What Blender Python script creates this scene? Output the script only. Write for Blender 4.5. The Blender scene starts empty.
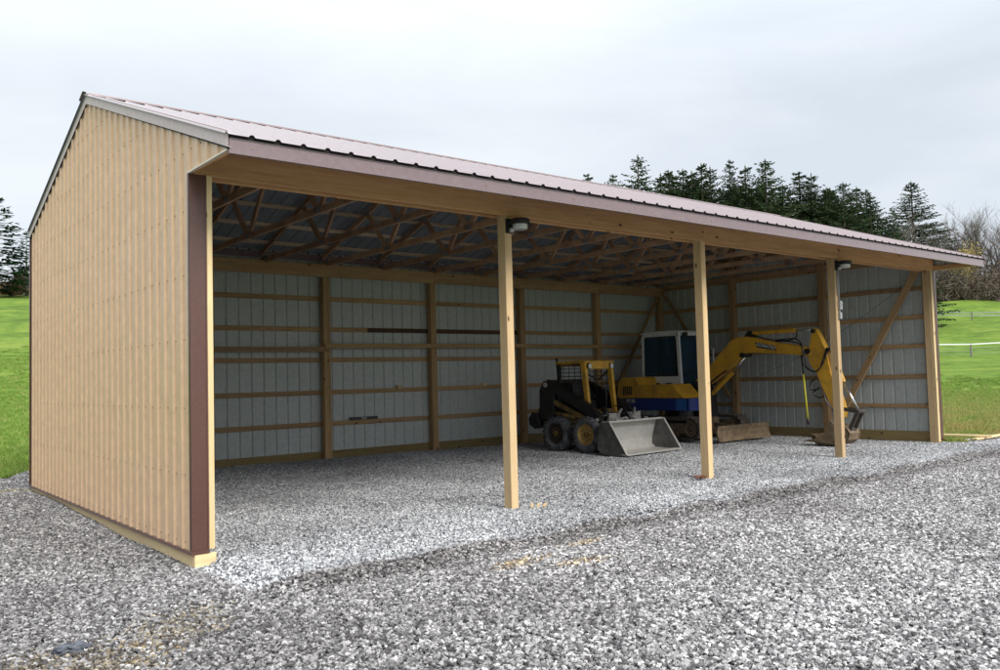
import bpy, bmesh, math, random
import numpy as np
from mathutils import Vector, Matrix, noise
R = math.radians
rnd = random.Random(7)
scene = bpy.context.scene
col = scene.collection

# ------------------------------------------------------------------ camera
CAM = (-2.6322, -7.5107, 1.5222)
YAW, PITCH, ROLL = 0.684155, 0.049636, -0.026099
cam_d = bpy.data.cameras.new('camera'); cam = bpy.data.objects.new('camera', cam_d); col.objects.link(cam)
_f = Vector((math.sin(YAW)*math.cos(PITCH), math.cos(YAW)*math.cos(PITCH), math.sin(PITCH)))
_r = Vector((math.cos(YAW), -math.sin(YAW), 0)); _u = _r.cross(_f)
_r2 = _r*math.cos(ROLL)+_u*math.sin(ROLL); _u2 = -_r*math.sin(ROLL)+_u*math.cos(ROLL)
m = Matrix((( _r2.x,_u2.x,-_f.x,CAM[0]),(_r2.y,_u2.y,-_f.y,CAM[1]),(_r2.z,_u2.z,-_f.z,CAM[2]),(0,0,0,1)))
cam.matrix_world = m
cam_d.sensor_width = 36; cam_d.lens = 36*0.84344; cam_d.clip_start = .05; cam_d.clip_end = 4000
scene.camera = cam
scene.view_settings.view_transform = 'Standard'; scene.view_settings.look = 'None'
scene.view_settings.exposure = 0.60; scene.view_settings.gamma = 1

# ------------------------------------------------------------------ world: bright overcast sky
SUN_EL, SUN_AZ = R(37), R(182)        # azimuth clockwise from +Y
w = bpy.data.worlds.new('World'); scene.world = w; w.use_nodes = True
nt = w.node_tree; nt.nodes.clear()
def N(t, ty, **k):
    n = t.nodes.new(ty)
    for a, b in k.items():
        if a.startswith('i_'):
            n.inputs[a[2:].replace('_', ' ')].default_value = b
        else: setattr(n, a, b)
    return n
out = N(nt,'ShaderNodeOutputWorld'); bg = N(nt,'ShaderNodeBackground'); bg.inputs[1].default_value = .1
sky = N(nt,'ShaderNodeTexSky'); sky.sky_type = 'NISHITA'; sky.sun_disc = False
sky.sun_elevation = SUN_EL; sky.sun_rotation = SUN_AZ
tc = N(nt,'ShaderNodeTexCoord'); mp = N(nt,'ShaderNodeMapping'); mp.inputs['Scale'].default_value = (1.2,1.2,4.5)
mp.inputs['Rotation'].default_value = (0,R(8),R(25))
nz = N(nt,'ShaderNodeTexNoise'); nz.inputs['Scale'].default_value = 1.7; nz.inputs['Detail'].default_value = 7; nz.inputs['Roughness'].default_value = .52
nz.inputs['Distortion'].default_value = .5
cr = N(nt,'ShaderNodeValToRGB'); e = cr.color_ramp.elements
e[0].position = .32; e[0].color = (4.9,5.35,5.85,1); e[1].position = .66; e[1].color = (6.15,6.45,6.75,1)
mx = N(nt,'ShaderNodeMixRGB'); mx.inputs[0].default_value = .93
L_ = nt.links.new
L_(tc.outputs['Generated'], mp.inputs[0]); L_(mp.outputs[0], nz.inputs[0]); L_(nz.outputs[0], cr.inputs[0])
# an overcast sky is brighter overhead than at the horizon
sxyz = N(nt,'ShaderNodeSeparateXYZ'); L_(tc.outputs['Generated'], sxyz.inputs[0])
gr = N(nt,'ShaderNodeMapRange'); gr.inputs[1].default_value = .30; gr.inputs[2].default_value = .95; gr.inputs[3].default_value = 1; gr.inputs[4].default_value = 2.4
L_(sxyz.outputs[2], gr.inputs[0]); gm = N(nt,'ShaderNodeVectorMath'); gm.operation = 'SCALE'; L_(cr.outputs[0], gm.inputs[0]); L_(gr.outputs[0], gm.inputs['Scale'])
L_(sky.outputs[0], mx.inputs[1]); L_(gm.outputs[0], mx.inputs[2]); L_(mx.outputs[0], bg.inputs[0]); L_(bg.outputs[0], out.inputs[0])

sl = bpy.data.lights.new('sun','SUN'); so = bpy.data.objects.new('sun', sl); col.objects.link(so)
sl.energy = 2.1; sl.angle = R(26); sl.color = (1,.965,.91)
sd = Vector((math.sin(SUN_AZ)*math.cos(SUN_EL), math.cos(SUN_AZ)*math.cos(SUN_EL), math.sin(SUN_EL)))
so.rotation_euler = sd.to_track_quat('Z','Y').to_euler(); so.location = (0,-20,30)

# ------------------------------------------------------------------ materials
def mat(name):
    m = bpy.data.materials.new(name); m.use_nodes = True
    return m, m.node_tree, m.node_tree.nodes['Principled BSDF']
def ramp(t, stops, fac=None, interp='LINEAR'):
    r = t.nodes.new('ShaderNodeValToRGB'); r.color_ramp.interpolation = interp
    el = r.color_ramp.elements
    while len(el) < len(stops): el.new(.5)
    for q,(p,c) in zip(el, stops): q.position = p; q.color = (*c,1) if len(c)==3 else c
    if fac: t.links.new(fac, r.inputs[0])
    return r
def noise_n(t, scale, detail=4, rough=.5, vec=None, dist=0):
    n = t.nodes.new('ShaderNodeTexNoise'); n.inputs['Scale'].default_value = scale
    n.inputs['Detail'].default_value = detail; n.inputs['Roughness'].default_value = rough; n.inputs['Distortion'].default_value = dist
    if vec: t.links.new(vec, n.inputs[0])
    return n
def mixc(t, mode, fac, a, b):
    n = t.nodes.new('ShaderNodeMixRGB'); n.blend_type = mode
    for i, v in ((0,fac),(1,a),(2,b)):
        if isinstance(v,(int,float)): n.inputs[i].default_value = v
        elif isinstance(v,tuple): n.inputs[i].default_value = (*v,1)
        else: t.links.new(v, n.inputs[i])
    return n
def math_n(t, op, a, b=None, c=None):
    n = t.nodes.new('ShaderNodeMath'); n.operation = op
    for i,v in enumerate((a,b,c)):
        if v is None: continue
        if isinstance(v,(int,float)): n.inputs[i].default_value = v
        else: t.links.new(v, n.inputs[i])
    return n
def bump(t, bs, h, strength, dist):
    b = t.nodes.new('ShaderNodeBump'); b.inputs['Strength'].default_value = strength; b.inputs['Distance'].default_value = dist
    t.links.new(h, b.inputs['Height']); t.links.new(b.outputs[0], bs.inputs['Normal']); return b

def wood(name, light, dark, knots=True, green=0.0):
    m, t, bs = mat(name)
    tcn = t.nodes.new('ShaderNodeTexCoord'); oi = t.nodes.new('ShaderNodeObjectInfo')
    mpn = t.nodes.new('ShaderNodeMapping'); mpn.inputs['Scale'].default_value = (1,1,.07)
    off = t.nodes.new('ShaderNodeCombineXYZ')
    r100 = math_n(t,'MULTIPLY',oi.outputs['Random'],37.0)
    for i in range(3): t.links.new(r100.outputs[0], off.inputs[i])
    add = t.nodes.new('ShaderNodeVectorMath'); add.operation='ADD'
    t.links.new(tcn.outputs['Object'], add.inputs[0]); t.links.new(off.outputs[0], add.inputs[1])
    t.links.new(add.outputs[0], mpn.inputs[0])
    g = noise_n(t, 38, 5, .6, mpn.outputs[0], .6)
    g2 = noise_n(t, 3.0, 3, .5, mpn.outputs[0], .3)
    c = ramp(t, [(.28,dark),(.72,light)], g.outputs[0])
    tone = ramp(t, [(.3,(.72,.68,.64)),(.7,(1.08,1.04,1.0))], g2.outputs[0])
    c2 = mixc(t,'MULTIPLY',1.0,c.outputs[0],tone.outputs[0])
    rr = ramp(t, [(0,(.80,.77,.74)),(.5,(.98,.97,.95)),(1,(1.1,1.07,1.0))], oi.outputs['Random'])
    c3 = mixc(t,'MULTIPLY',1.0,c2.outputs[0],rr.outputs[0])
    last = c3
    if knots:
        mk = t.nodes.new('ShaderNodeMapping'); mk.inputs['Scale'].default_value = (1,1,.45); t.links.new(add.outputs[0], mk.inputs[0])
        v = t.nodes.new('ShaderNodeTexVoronoi'); v.inputs['Scale'].default_value = 5.5; t.links.new(mk.outputs[0], v.inputs[0])
        k = ramp(t, [(.06,(1,1,1)),(.12,(0,0,0))], v.outputs['Distance'])
        last = mixc(t,'MIX',k.outputs[0],c3.outputs[0],(.075,.035,.018))
    t.links.new(last.outputs[0], bs.inputs['Base Color'])
    bs.inputs['Roughness'].default_value = .82
    bump(t, bs, g.outputs[0], .25, .004)
    return m
W_POST = wood('post_timber', (.82,.65,.40),(.68,.49,.27))
W_PINE = wood('pine_lumber', (.58,.41,.235),(.40,.265,.14))
W_HEAD = wood('header_lumber', (.86,.55,.29),(.66,.38,.165))
W_TRUSS = wood('truss_lumber', (.66,.45,.30),(.48,.31,.20), knots=False)
W_PURL = wood('purlin_lumber', (.80,.69,.53),(.62,.50,.37), knots=False)
W_STAIN = wood('stained_lumber', (.14,.075,.045),(.06,.032,.022), knots=False)
W_SKIRT = wood('treated_lumber', (.38,.30,.14),(.26,.20,.09))
W_FRESH = wood('fresh_lumber', (.80,.68,.42),(.66,.52,.30))

def paint(name, colr, rough=.4, metallic=0, coat=0, dirt=.25, dirtcol=(.10,.075,.05), dscale=3.0, bumpy=0.0, spec=.5, dthr=.55):
    m, t, bs = mat(name)
    tcn = t.nodes.new('ShaderNodeTexCoord')
    n1 = noise_n(t, dscale, 8, .68, tcn.outputs['Object']); n2 = noise_n(t, dscale*9, 4, .6, tcn.outputs['Object'])
    f = ramp(t, [(dthr-.12,(0,0,0)),(dthr+.16,(1,1,1))], n1.outputs[0])
    f2 = math_n(t,'MULTIPLY',f.outputs[0],dirt)
    v = ramp(t, [(.3,(.88,.88,.88)),(.7,(1.08,1.08,1.08))], n2.outputs[0])
    c = mixc(t,'MULTIPLY',1.0,colr,v.outputs[0])
    c2 = mixc(t,'MIX',f2.outputs[0],c.outputs[0],dirtcol)
    t.links.new(c2.outputs[0], bs.inputs['Base Color'])
    rg = math_n(t,'MULTIPLY_ADD',n1.outputs[0],.3,rough-.15); t.links.new(rg.outputs[0], bs.inputs['Roughness'])
    bs.inputs['Metallic'].default_value = metallic; bs.inputs['Coat Weight'].default_value = coat; bs.inputs['Coat Roughness'].default_value = .2
    bs.inputs['Specular IOR Level'].default_value = spec
    if bumpy: bump(t, bs, n2.outputs[0], bumpy, .01)
    return m
M_TAN = paint('tan_steel', (.64,.445,.275), .36, dirt=.12, dirtcol=(.55,.38,.24), dscale=1.2)
M_TANFADE = M_TAN
M_LINER = paint('primer_back_steel', (.53,.565,.55), .50, dirt=.25, dirtcol=(.45,.475,.46), dscale=1.6)
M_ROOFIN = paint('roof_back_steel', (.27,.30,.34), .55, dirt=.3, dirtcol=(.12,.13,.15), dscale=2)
M_BROWN = paint('brown_steel', (.105,.048,.036), .36, coat=.3, dirt=.1, dscale=4)
M_ROOF = paint('brown_roof_steel', (.27,.195,.195), .26, coat=.6, dirt=.0, dirtcol=(.30,.24,.24), dscale=.8, spec=.9)
M_FASC = paint('brown_steel_sky_sheen', (.21,.15,.155), .30, coat=.6, dirt=.12, dirtcol=(.19,.145,.16), dscale=2)  # brown trim steel, its base colour lightened to mauve to paint in sky sheen
M_RAKE = paint('grey_taupe_steel', (.60,.50,.485), .5, coat=.0, dirt=.12, dirtcol=(.5,.42,.41), dscale=2)
M_DARK = paint('closure_foam', (.012,.011,.012), .9, dirt=0)
M_EDGE = paint('cream_edge_trim', (.75,.66,.52), .4, dirt=.1)
M_SCREW = paint('screw_metal', (.30,.19,.12), .4, metallic=.2, dirt=0)
M_GALV = paint('galvanised_steel', (.55,.56,.57), .4, metallic=.7, dirt=.2)
M_YEL = paint('machine_yellow', (.76,.41,.04), .42, dirt=.6, dirtcol=(.16,.10,.045), dscale=3.2, dthr=.56)
M_YEL2 = paint('loader_yellow', (.80,.44,.05), .42, dirt=.6, dirtcol=(.17,.09,.035), dscale=5, dthr=.53)
M_OCH = paint('dirty_yellow_chassis', (.36,.22,.06), .7, dirt=.85, dirtcol=(.05,.035,.022), dscale=4, dthr=.46)
M_BLUE = paint('machine_blue', (.012,.035,.22), .4, dirt=.35, dirtcol=(.03,.03,.05), dscale=4)
M_BLUEFADE = paint('bright_blue_patch', (.03,.14,.42), .5, dirt=.4, dirtcol=(.02,.05,.2), dscale=6)
M_WHITE = paint('cab_white', (.80,.82,.82), .4, dirt=.35, dirtcol=(.5,.48,.44), dscale=3)
M_BLK = paint('black_paint', (.014,.014,.016), .38, dirt=.5, dirtcol=(.05,.042,.035), dscale=5)
M_RUB = paint('rubber', (.03,.03,.033), .85, dirt=.75, dirtcol=(.24,.245,.26), dscale=7, bumpy=.4, dthr=.46)
M_TRK = paint('rubber_track', (.028,.026,.025), .9, dirt=.8, dirtcol=(.13,.10,.08), dscale=6, bumpy=.5, dthr=.47)
M_GREASE = paint('greasy_steel', (.05,.043,.038), .6, dirt=.6, dirtcol=(.13,.10,.075), dscale=8)
M_DIRTM = paint('muddy_steel', (.12,.08,.05), .85, dirt=.9, dirtcol=(.30,.22,.13), dscale=6, bumpy=.6, dthr=.5)
M_BUCK = paint('worn_bucket_steel', (.62,.60,.56), .5, metallic=.15, dirt=.5, dirtcol=(.40,.385,.35), dscale=4, dthr=.5)
M_BUCKO = paint('bucket_outside_steel', (.085,.08,.075), .7, dirt=.7, dirtcol=(.19,.185,.18), dscale=6, dthr=.5)
M_STEEL = paint('cylinder_rod', (.72,.73,.74), .22, metallic=.9, dirt=.05)
M_LAMPW = paint('lens_white', (.85,.85,.8), .15, dirt=0)
M_GREYP = paint('grey_plastic', (.36,.37,.38), .5, dirt=.1)
M_CLAY = paint('dried_clay', (.30,.28,.26), .95, dirt=.7, dirtcol=(.42,.42,.42), dscale=9, bumpy=.6)
M_YELROD = paint('bright_yellow_plastic', (.66,.62,.05), .4, dirt=.2)
M_TXT = paint('white_decal', (.7,.7,.7), .5, dirt=.1)
M_RED = paint('leaf_brown', (.16,.06,.03), .8, dirt=.4)
M_RAG = paint('dark_fabric', (.11,.12,.145), .8, dirt=.4, dirtcol=(.12,.12,.13))
M_FENCE = paint('white_vinyl', (.80,.80,.80), .4, dirt=.1, dirtcol=(.6,.6,.55))
M_FENCE2 = paint('weathered_rail', (.62,.64,.64), .6, dirt=.3, dirtcol=(.3,.3,.28))
M_FPOST = paint('fence_post_grey', (.25,.24,.2), .8, dirt=.3)
M_WIRE = paint('wire_steel', (.30,.31,.32), .5, metallic=.5, dirt=0)
def glass(name, tint, alpha_rough=.05):
    m, t, bs = mat(name)
    bs.inputs['Base Color'].default_value = (*tint,1); bs.inputs['Roughness'].default_value = alpha_rough
    bs.inputs['Transmission Weight'].default_value = .85; bs.inputs['IOR'].default_value = 1.12
    bs.inputs['Specular IOR Level'].default_value = .9
    return m
M_GLASS = glass('cab_glass', (.16,.30,.42))
M_CLEAR = glass('lamp_lens', (.9,.9,.88), .15)

# ------------------------------------------------------------------ mesh builder
class MB:
    def __init__(s): s.v=[]; s.f=[]; s.mi=[]
    def add(s, vs, fs, mi=0):
        o=len(s.v); s.v += [tuple(x) for x in vs]; s.f += [tuple(i+o for i in f) for f in fs]; s.mi += [mi]*len(fs); return s
    def box(s, x0,x1,y0,y1,z0,z1, mi=0):
        v=[(x,y,z) for x in (x0,x1) for y in (y0,y1) for z in (z0,z1)]
        return s.add(v, [(0,1,3,2),(4,6,7,5),(0,4,5,1),(2,3,7,6),(0,2,6,4),(1,5,7,3)], mi)
    def prism_x(s, poly, x0, x1, mi=0, bev=0):      # poly in (y,z), extruded along x
        n=len(poly)
        if bev:
            c=Vector((sum(p[0] for p in poly)/n, sum(p[1] for p in poly)/n))
            inn=[(p[0]+(c.x-p[0])*bev, p[1]+(c.y-p[1])*bev) for p in poly]; d=min(.012,(x1-x0)*.15)
            v=[(x0,*p) for p in inn]+[(x0+d,*p) for p in poly]+[(x1-d,*p) for p in poly]+[(x1,*p) for p in inn]; k=4
        else: v=[(x0,*p) for p in poly]+[(x1,*p) for p in poly]; k=2
        f=[tuple(range(n))[::-1], tuple(range((k-1)*n,k*n))]
        for a in range(k-1):
            for i in range(n): j=(i+1)%n; f.append((a*n+i,a*n+j,(a+1)*n+j,(a+1)*n+i))
        return s.add(v,f,mi)
    def prism_y(s, poly, y0, y1, mi=0):            # poly in (x,z)
        n=len(poly); v=[(p[0],y0,p[1]) for p in poly]+[(p[0],y1,p[1]) for p in poly]
        f=[tuple(range(n)), tuple(range(n,2*n))[::-1]]+[(i,(i+1)%n,n+(i+1)%n,n+i) for i in range(n)]
        return s.add(v,[q[::-1] for q in f],mi)
    def prism_z(s, poly, z0, z1, mi=0):
        n=len(poly); v=[(*p,z0) for p in poly]+[(*p,z1) for p in poly]
        f=[tuple(range(n))[::-1], tuple(range(n,2*n))]+[(i,(i+1)%n,n+(i+1)%n,n+i) for i in range(n)]
        return s.add(v,f,mi)
    def tube(s, pts, r, n=8, mi=0, cap=True):
        P=[Vector(p) for p in pts]; rs=r if isinstance(r,(list,tuple)) else [r]*len(P)
        vs=[]; prev=None
        for i,p in enumerate(P):
            t=(P[min(i+1,len(P)-1)]-P[max(i-1,0)])
            if t.length<1e-9: t=Vector((0,0,1))
            t.normalize()
            a=prev if prev is not None else (Vector((0,0,1)) if abs(t.z)<.9 else Vector((1,0,0)))
            a=(a-t*a.dot(t)).normalized(); b=t.cross(a); prev=a
            for k in range(n):
                g=2*math.pi*k/n; vs.append(p+(a*math.cos(g)+b*math.sin(g))*rs[i])
        fs=[(i*n+k,i*n+(k+1)%n,(i+1)*n+(k+1)%n,(i+1)*n+k) for i in range(len(P)-1) for k in range(n)]
        if cap: fs += [tuple(range(n))[::-1], tuple((len(P)-1)*n+k for k in range(n))]
        return s.add(vs,fs,mi)
    def lathe_x(s, prof, cx, cy, cz, n=24, mi=0):  # prof: (x offset, radius), axis along x
        vs=[]; 
        for (dx,r) in prof:
            for k in range(n):
                g=2*math.pi*k/n; vs.append((cx+dx, cy+r*math.cos(g), cz+r*math.sin(g)))
        fs=[(i*n+k,i*n+(k+1)%n,(i+1)*n+(k+1)%n,(i+1)*n+k) for i in range(len(prof)-1) for k in range(n)]
        return s.add(vs,fs,mi)
    def bar(s, p0, p1, wd, ht, up=(0,0,1), mi=0):  # rectangular bar between points
        p0=Vector(p0); p1=Vector(p1); t=(p1-p0).normalized(); up=Vector(up); sd=t.cross(up)
        if sd.length<1e-4: sd=t.cross(Vector((1,0,0)))
        sd.normalize(); u=sd.cross(t)
        v=[p+sd*a*wd/2+u*b*ht/2 for p in (p0,p1) for a,b in ((-1,-1),(1,-1),(1,1),(-1,1))]
        return s.add(v,[(0,1,2,3),(7,6,5,4),(0,4,5,1),(1,5,6,2),(2,6,7,3),(3,7,4,0)],mi)
    def blob(s, c, r, sq=(1,1,1), sub=2, amp=.2, fr=2.0, mi=0, seed=0):
        bm=bmesh.new(); bmesh.ops.create_icosphere(bm, subdivisions=sub, radius=1)
        vs=[]
        for v in bm.verts:
            q=v.co*(1+amp*noise.noise(v.co*fr+Vector((seed,seed*1.3,0)))*1.6)
            vs.append((c[0]+q.x*r*sq[0], c[1]+q.y*r*sq[1], c[2]+q.z*r*sq[2]))
        fs=[tuple(v.index for v in f.verts) for f in bm.faces]; bm.free()
        return s.add(vs,fs,mi)
    def build(s, name, mats, parent=None, smooth=False, bevel=0, label=None, auto=None):
        me=bpy.data.meshes.new(name); me.from_pydata(s.v,[],s.f)
        for mm in (mats if isinstance(mats,(list,tuple)) else [mats]): me.materials.append(mm)
        me.polygons.foreach_set('material_index', s.mi)
        me.validate(); bm=bmesh.new(); bm.from_mesh(me)
        bmesh.ops.recalc_face_normals(bm, faces=bm.faces)
        if bevel: bmesh.ops.bevel(bm, geom=list(bm.edges), offset=bevel, segments=1, profile=.5, affect='EDGES', clamp_overlap=True)
        bm.to_mesh(me); bm.free()
        if smooth or auto:
            me.polygons.foreach_set('use_smooth',[True]*len(me.polygons))
            if auto: me.set_sharp_from_angle(angle=R(auto))
        me.update()
        o=bpy.data.objects.new(name, me); col.objects.link(o)
        if parent: o.parent=parent
        if label: o['label']=label
        return o
def tag(o, label=None, cat=None, group=None, kind=None):
    if label: o['label']=label
    if cat: o['category']=cat
    if group: o['group']=group
    if kind: o['kind']=kind
    return o
def empty(name, loc, rz=0, label=None, cat=None, group=None):
    o=bpy.data.objects.new(name,None); col.objects.link(o); o.location=loc; o.rotation_euler=(0,0,rz); o.empty_display_size=.3
    return tag(o,label,cat,group)
def timber(name, p0, p1, a, b, m, parent, up=(0,0,1), label=None, cham=.004):
    """a timber along p0->p1: section a (sideways) x b (along up); long axis is the mesh's own z, so the grain runs along it"""
    p0=Vector(p0); p1=Vector(p1); t=(p1-p0); ln=t.length; t.normalize(); up=Vector(up)
    sd=up.cross(t)
    if sd.length<1e-4: sd=Vector((1,0,0))
    sd.normalize(); u=t.cross(sd)
    mb=MB(); c=cham
    poly=[(-a/2+c,-b/2),(a/2-c,-b/2),(a/2,-b/2+c),(a/2,b/2-c),(a/2-c,b/2),(-a/2+c,b/2),(-a/2,b/2-c),(-a/2,-b/2+c)]
    mb.prism_z(poly,0,ln)
    o=mb.build(name,m,parent,label=label)
    M=Matrix(((sd.x,u.x,t.x,p0.x),(sd.y,u.y,t.y,p0.y),(sd.z,u.z,t.z,p0.z),(0,0,0,1)))
    o.matrix_local=M
    return o
def text_mesh(body, size, m, parent, M, name='lettering', label=None, depth=.002):
    cu=bpy.data.curves.new('t','FONT'); cu.body=body; cu.size=size; cu.extrude=depth; cu.align_x='CENTER'; cu.align_y='CENTER'; cu.offset=size*.02
    to=bpy.data.objects.new('t',cu); col.objects.link(to)
    dg=bpy.context.evaluated_depsgraph_get(); me=bpy.data.meshes.new_from_object(to.evaluated_get(dg))
    bpy.data.objects.remove(to); bpy.data.curves.remove(cu)
    me.materials.clear(); me.materials.append(m)
    o=bpy.data.objects.new(name,me); col.objects.link(o); o.parent=parent; o.matrix_local=M
    if label: o['label']=label
    return o

# ------------------------------------------------------------------ terrain
def sstep(a,b,x):
    t=np.clip((x-a)/(b-a),0,1); return t*t*(3-2*t)
PROF = {   # azimuth (deg) : (distances, heights)
 -35: ([0,20,60,120,300,1500],[0,0,0,0,2,4]),
   0: ([0,17,30,60,90,105,140,300,1500],[0,0,.75,4.4,9.9,11.6,9.5,8,8]),
  12: ([0,17,30,60,90,105,140,300,1500],[0,0,.75,4.6,10.1,12.0,10,8,8]),
  35: ([0,26,60,90,110,150,300,1500],[0,0,4,8.5,10,11,10,9]),
  60: ([0,22,45,84,140,165,200,300,1500],[0,0,.6,2.9,9,11.5,12,12,12]),
  70: ([0,20,42,84,140,160,200,300,1500],[0,0,.30,2.3,8.7,11.0,10.5,10,10]),
  95: ([0,22,45,84,140,200,300,1500],[0,0,.3,1.5,5,6,6,6]),
 130: ([0,20,100,300,1500],[0,0,0,1,3]),
 180: ([0,20,100,300,1500],[0,0,0,1,3]),
 325: ([0,20,60,120,300,1500],[0,0,0,0,2,4])}
AZK=sorted(PROF)
def terr_z(x,y):
    x=np.asarray(x,float); y=np.asarray(y,float)
    dx=x-CAM[0]; dy=y-CAM[1]; d=np.hypot(dx,dy); az=np.degrees(np.arctan2(dx,dy)); az=np.where(az<-35,az+360,az)
    z=np.zeros_like(d)
    hs=[np.interp(d,*PROF[k]) for k in AZK]
    for i in range(len(AZK)-1):
        a,b=AZK[i],AZK[i+1]; msk=(az>=a)&(az<=b); t=np.clip((az-a)/(b-a),0,1); t=t*t*(3-2*t)
        z=np.where(msk,hs[i]*(1-t)+hs[i+1]*t,z)
    bd=np.hypot(np.maximum(np.maximum(-1-x,x-15.2),0),np.maximum(np.maximum(-8-y,y-7.4),0))
    z=z*sstep(.8,6,bd)
    # grassy mound beyond the upper fence
    z=z+2.0*np.exp(-(((x-134)/16)**2+((y-48)/10)**2))
    z=z+.07*np.sin(x*.31+y*.17)*np.sin(y*.23-x*.11)*sstep(20,60,d)+.35*np.sin(x*.071+1)*np.sin(y*.053)*sstep(50,110,d)
    return z
def gmask(x,y):   # 1 inside the gravelled area, 0 outside (soft edge)
    x=np.asarray(x,float); y=np.asarray(y,float)
    wob=.10*np.sin(x*2.1)+.07*np.sin(x*5.3+1)+.08*np.sin(y*3.1)
    front=sstep(.25,-.05,y-(-.28-.06*(x-15)+wob))                 # yard in front
    yl=np.where(x<14.9, 9.0+0.20*np.sin(x*1.3)+wob, -5)
    body=sstep(.25,-.05,y-yl)*sstep(.15,-.05,np.abs(x-3.5)-11.4)
    wall=((y<7.6)|(x<1.5)).astype(float)
    return np.maximum(front,body*wall)*sstep(0.5,0,x-32)*sstep(.5,0,-x-13)
def grav_z(x,y):
    x=np.asarray(x,float); y=np.asarray(y,float)
    nz_=.012*np.sin(x*1.7+y*.9)*np.sin(y*2.1-x*.6)+.008*np.sin(x*4.1)*np.sin(y*3.7+.5)+.006*np.sin(x*9.1+y*7.3)*np.sin(y*8.7)
    pad=sstep(-1.42,-1.12,y+.07*np.sin(x*1.1)+.04*np.sin(x*3.7))*sstep(.02,.22,x)
    yard=-.055-.025*sstep(1.0,-.3,x)+.11*sstep(.5,7.2,y)*sstep(.3,-.3,x)
    inside=.0+.085*sstep(3.0,6.8,y)*sstep(13.5,3,x)
    ditch=-.03*np.exp(-((y+1.45+.07*np.sin(x*1.1))/.16)**2)*sstep(0,1.5,x)
    return yard*(1-pad)+inside*pad+nz_*(1-.5*pad)+ditch

def grid_mesh(name, X, Y, zfun, m):
    gx,gy=np.meshgrid(X,Y,indexing='ij'); gz=zfun(gx,gy)
    nx,ny=gx.shape; co=np.stack([gx,gy,gz],-1).reshape(-1,3)
    i=np.arange(nx*ny).reshape(nx,ny)
    f=np.stack([i[:-1,:-1],i[1:,:-1],i[1:,1:],i[:-1,1:]],-1).reshape(-1,4)
    me=bpy.data.meshes.new(name); me.vertices.add(len(co)); me.vertices.foreach_set('co',co.ravel())
    me.loops.add(f.size); me.loops.foreach_set('vertex_index',f.ravel()); me.polygons.add(len(f))
    me.polygons.foreach_set('loop_start',np.arange(0,f.size,4)); me.polygons.foreach_set('loop_total',np.full(len(f),4))
    me.polygons.foreach_set('use_smooth',[True]*len(f)); me.update(calc_edges=True)
    me.materials.append(m); o=bpy.data.objects.new(name,me); col.objects.link(o); return o

# grass material
m,t,bs=mat('grass_ground'); M_GRASS=m
geo=t.nodes.new('ShaderNodeNewGeometry')
a1=noise_n(t,.22,6,.62,geo.outputs['Position'],.6); a2=noise_n(t,1.3,5,.6,geo.outputs['Position']); a3=noise_n(t,22,6,.7,geo.outputs['Position'])
c1=ramp(t,[(.30,(.08,.145,.022)),(.5,(.15,.245,.034)),(.70,(.24,.315,.055))],a1.outputs[0])
c2=ramp(t,[(.3,(.58,.66,.55)),(.7,(1.25,1.15,1.15))],a2.outputs[0]); c3=mixc(t,'MULTIPLY',.8,c1.outputs[0],c2.outputs[0])
c4=ramp(t,[(.3,(.42,.48,.4)),(.7,(1.35,1.28,1.25))],a3.outputs[0]); c5=mixc(t,'MULTIPLY',.75,c3.outputs[0],c4.outputs[0])
# worn, straw-brown turf beside the yard (right of the building)
sx=t.nodes.new('ShaderNodeSeparateXYZ'); t.links.new(geo.outputs['Position'],sx.inputs[0])
vd=t.nodes.new('ShaderNodeVectorMath'); vd.operation='DISTANCE'; vd.inputs[1].default_value=(18,0,0); t.links.new(geo.outputs['Position'],vd.inputs[0]); dry0=math_n(t,'MULTIPLY_ADD',vd.outputs['Value'],-.050,1.15); dry0.use_clamp=True
dry=math_n(t,'MULTIPLY_ADD',a2.outputs[0],2.4,-.75); dry1=math_n(t,'MULTIPLY',dry.outputs[0],dry0.outputs[0]); dry1.use_clamp=True
c6=mixc(t,'MIX',dry1.outputs[0],c5.outputs[0],(.32,.25,.09))
t.links.new(c6.outputs[0],bs.inputs['Base Color']); bs.inputs['Roughness'].default_value=.9; bs.inputs['Specular IOR Level'].default_value=.15
bump(t,bs,a3.outputs[0],.8,.05)

# polar terrain sheet
az=np.radians(np.concatenate([np.arange(-20,90,.75),np.arange(90,340,5)]))
rad=np.concatenate([np.arange(0.01,40,.6),np.arange(40,200,2.5),np.geomspace(200,1500,14)])
ga,gr=np.meshgrid(az,rad,indexing='ij'); gx=CAM[0]+gr*np.sin(ga); gy=CAM[1]+gr*np.cos(ga)
inb=np.maximum.reduce([gmask(gx+ox,gy+oy) for ox,oy in ((0,0),(.35,0),(-.35,0),(0,.35),(0,-.35))]+[((gx>-.6)&(gx<15.2)&(gy>-1)&(gy<7.6)).astype(float)])
gz=terr_z(gx,gy)-.6*inb
na,nr=gx.shape; i=np.arange(na*nr).reshape(na,nr); j=np.roll(i,-1,axis=0)
f=np.stack([i[:,:-1],i[:,1:],j[:,1:],j[:,:-1]],-1).reshape(-1,4)
me=bpy.data.meshes.new('ground'); me.from_pydata(np.stack([gx,gy,gz],-1).reshape(-1,3).tolist(),[],f.tolist())
me.polygons.foreach_set('use_smooth',[True]*len(me.polygons)); me.materials.append(M_GRASS)
bm=bmesh.new(); bm.from_mesh(me); bmesh.ops.recalc_face_normals(bm,faces=bm.faces)
if sum(q.normal.z for q in bm.faces)<0: bmesh.ops.reverse_faces(bm,faces=bm.faces)
bm.to_mesh(me); bm.free()
g=bpy.data.objects.new('ground',me); col.objects.link(g); tag(g,kind='structure',label='green grass field rising to low hills behind the shed')

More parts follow.
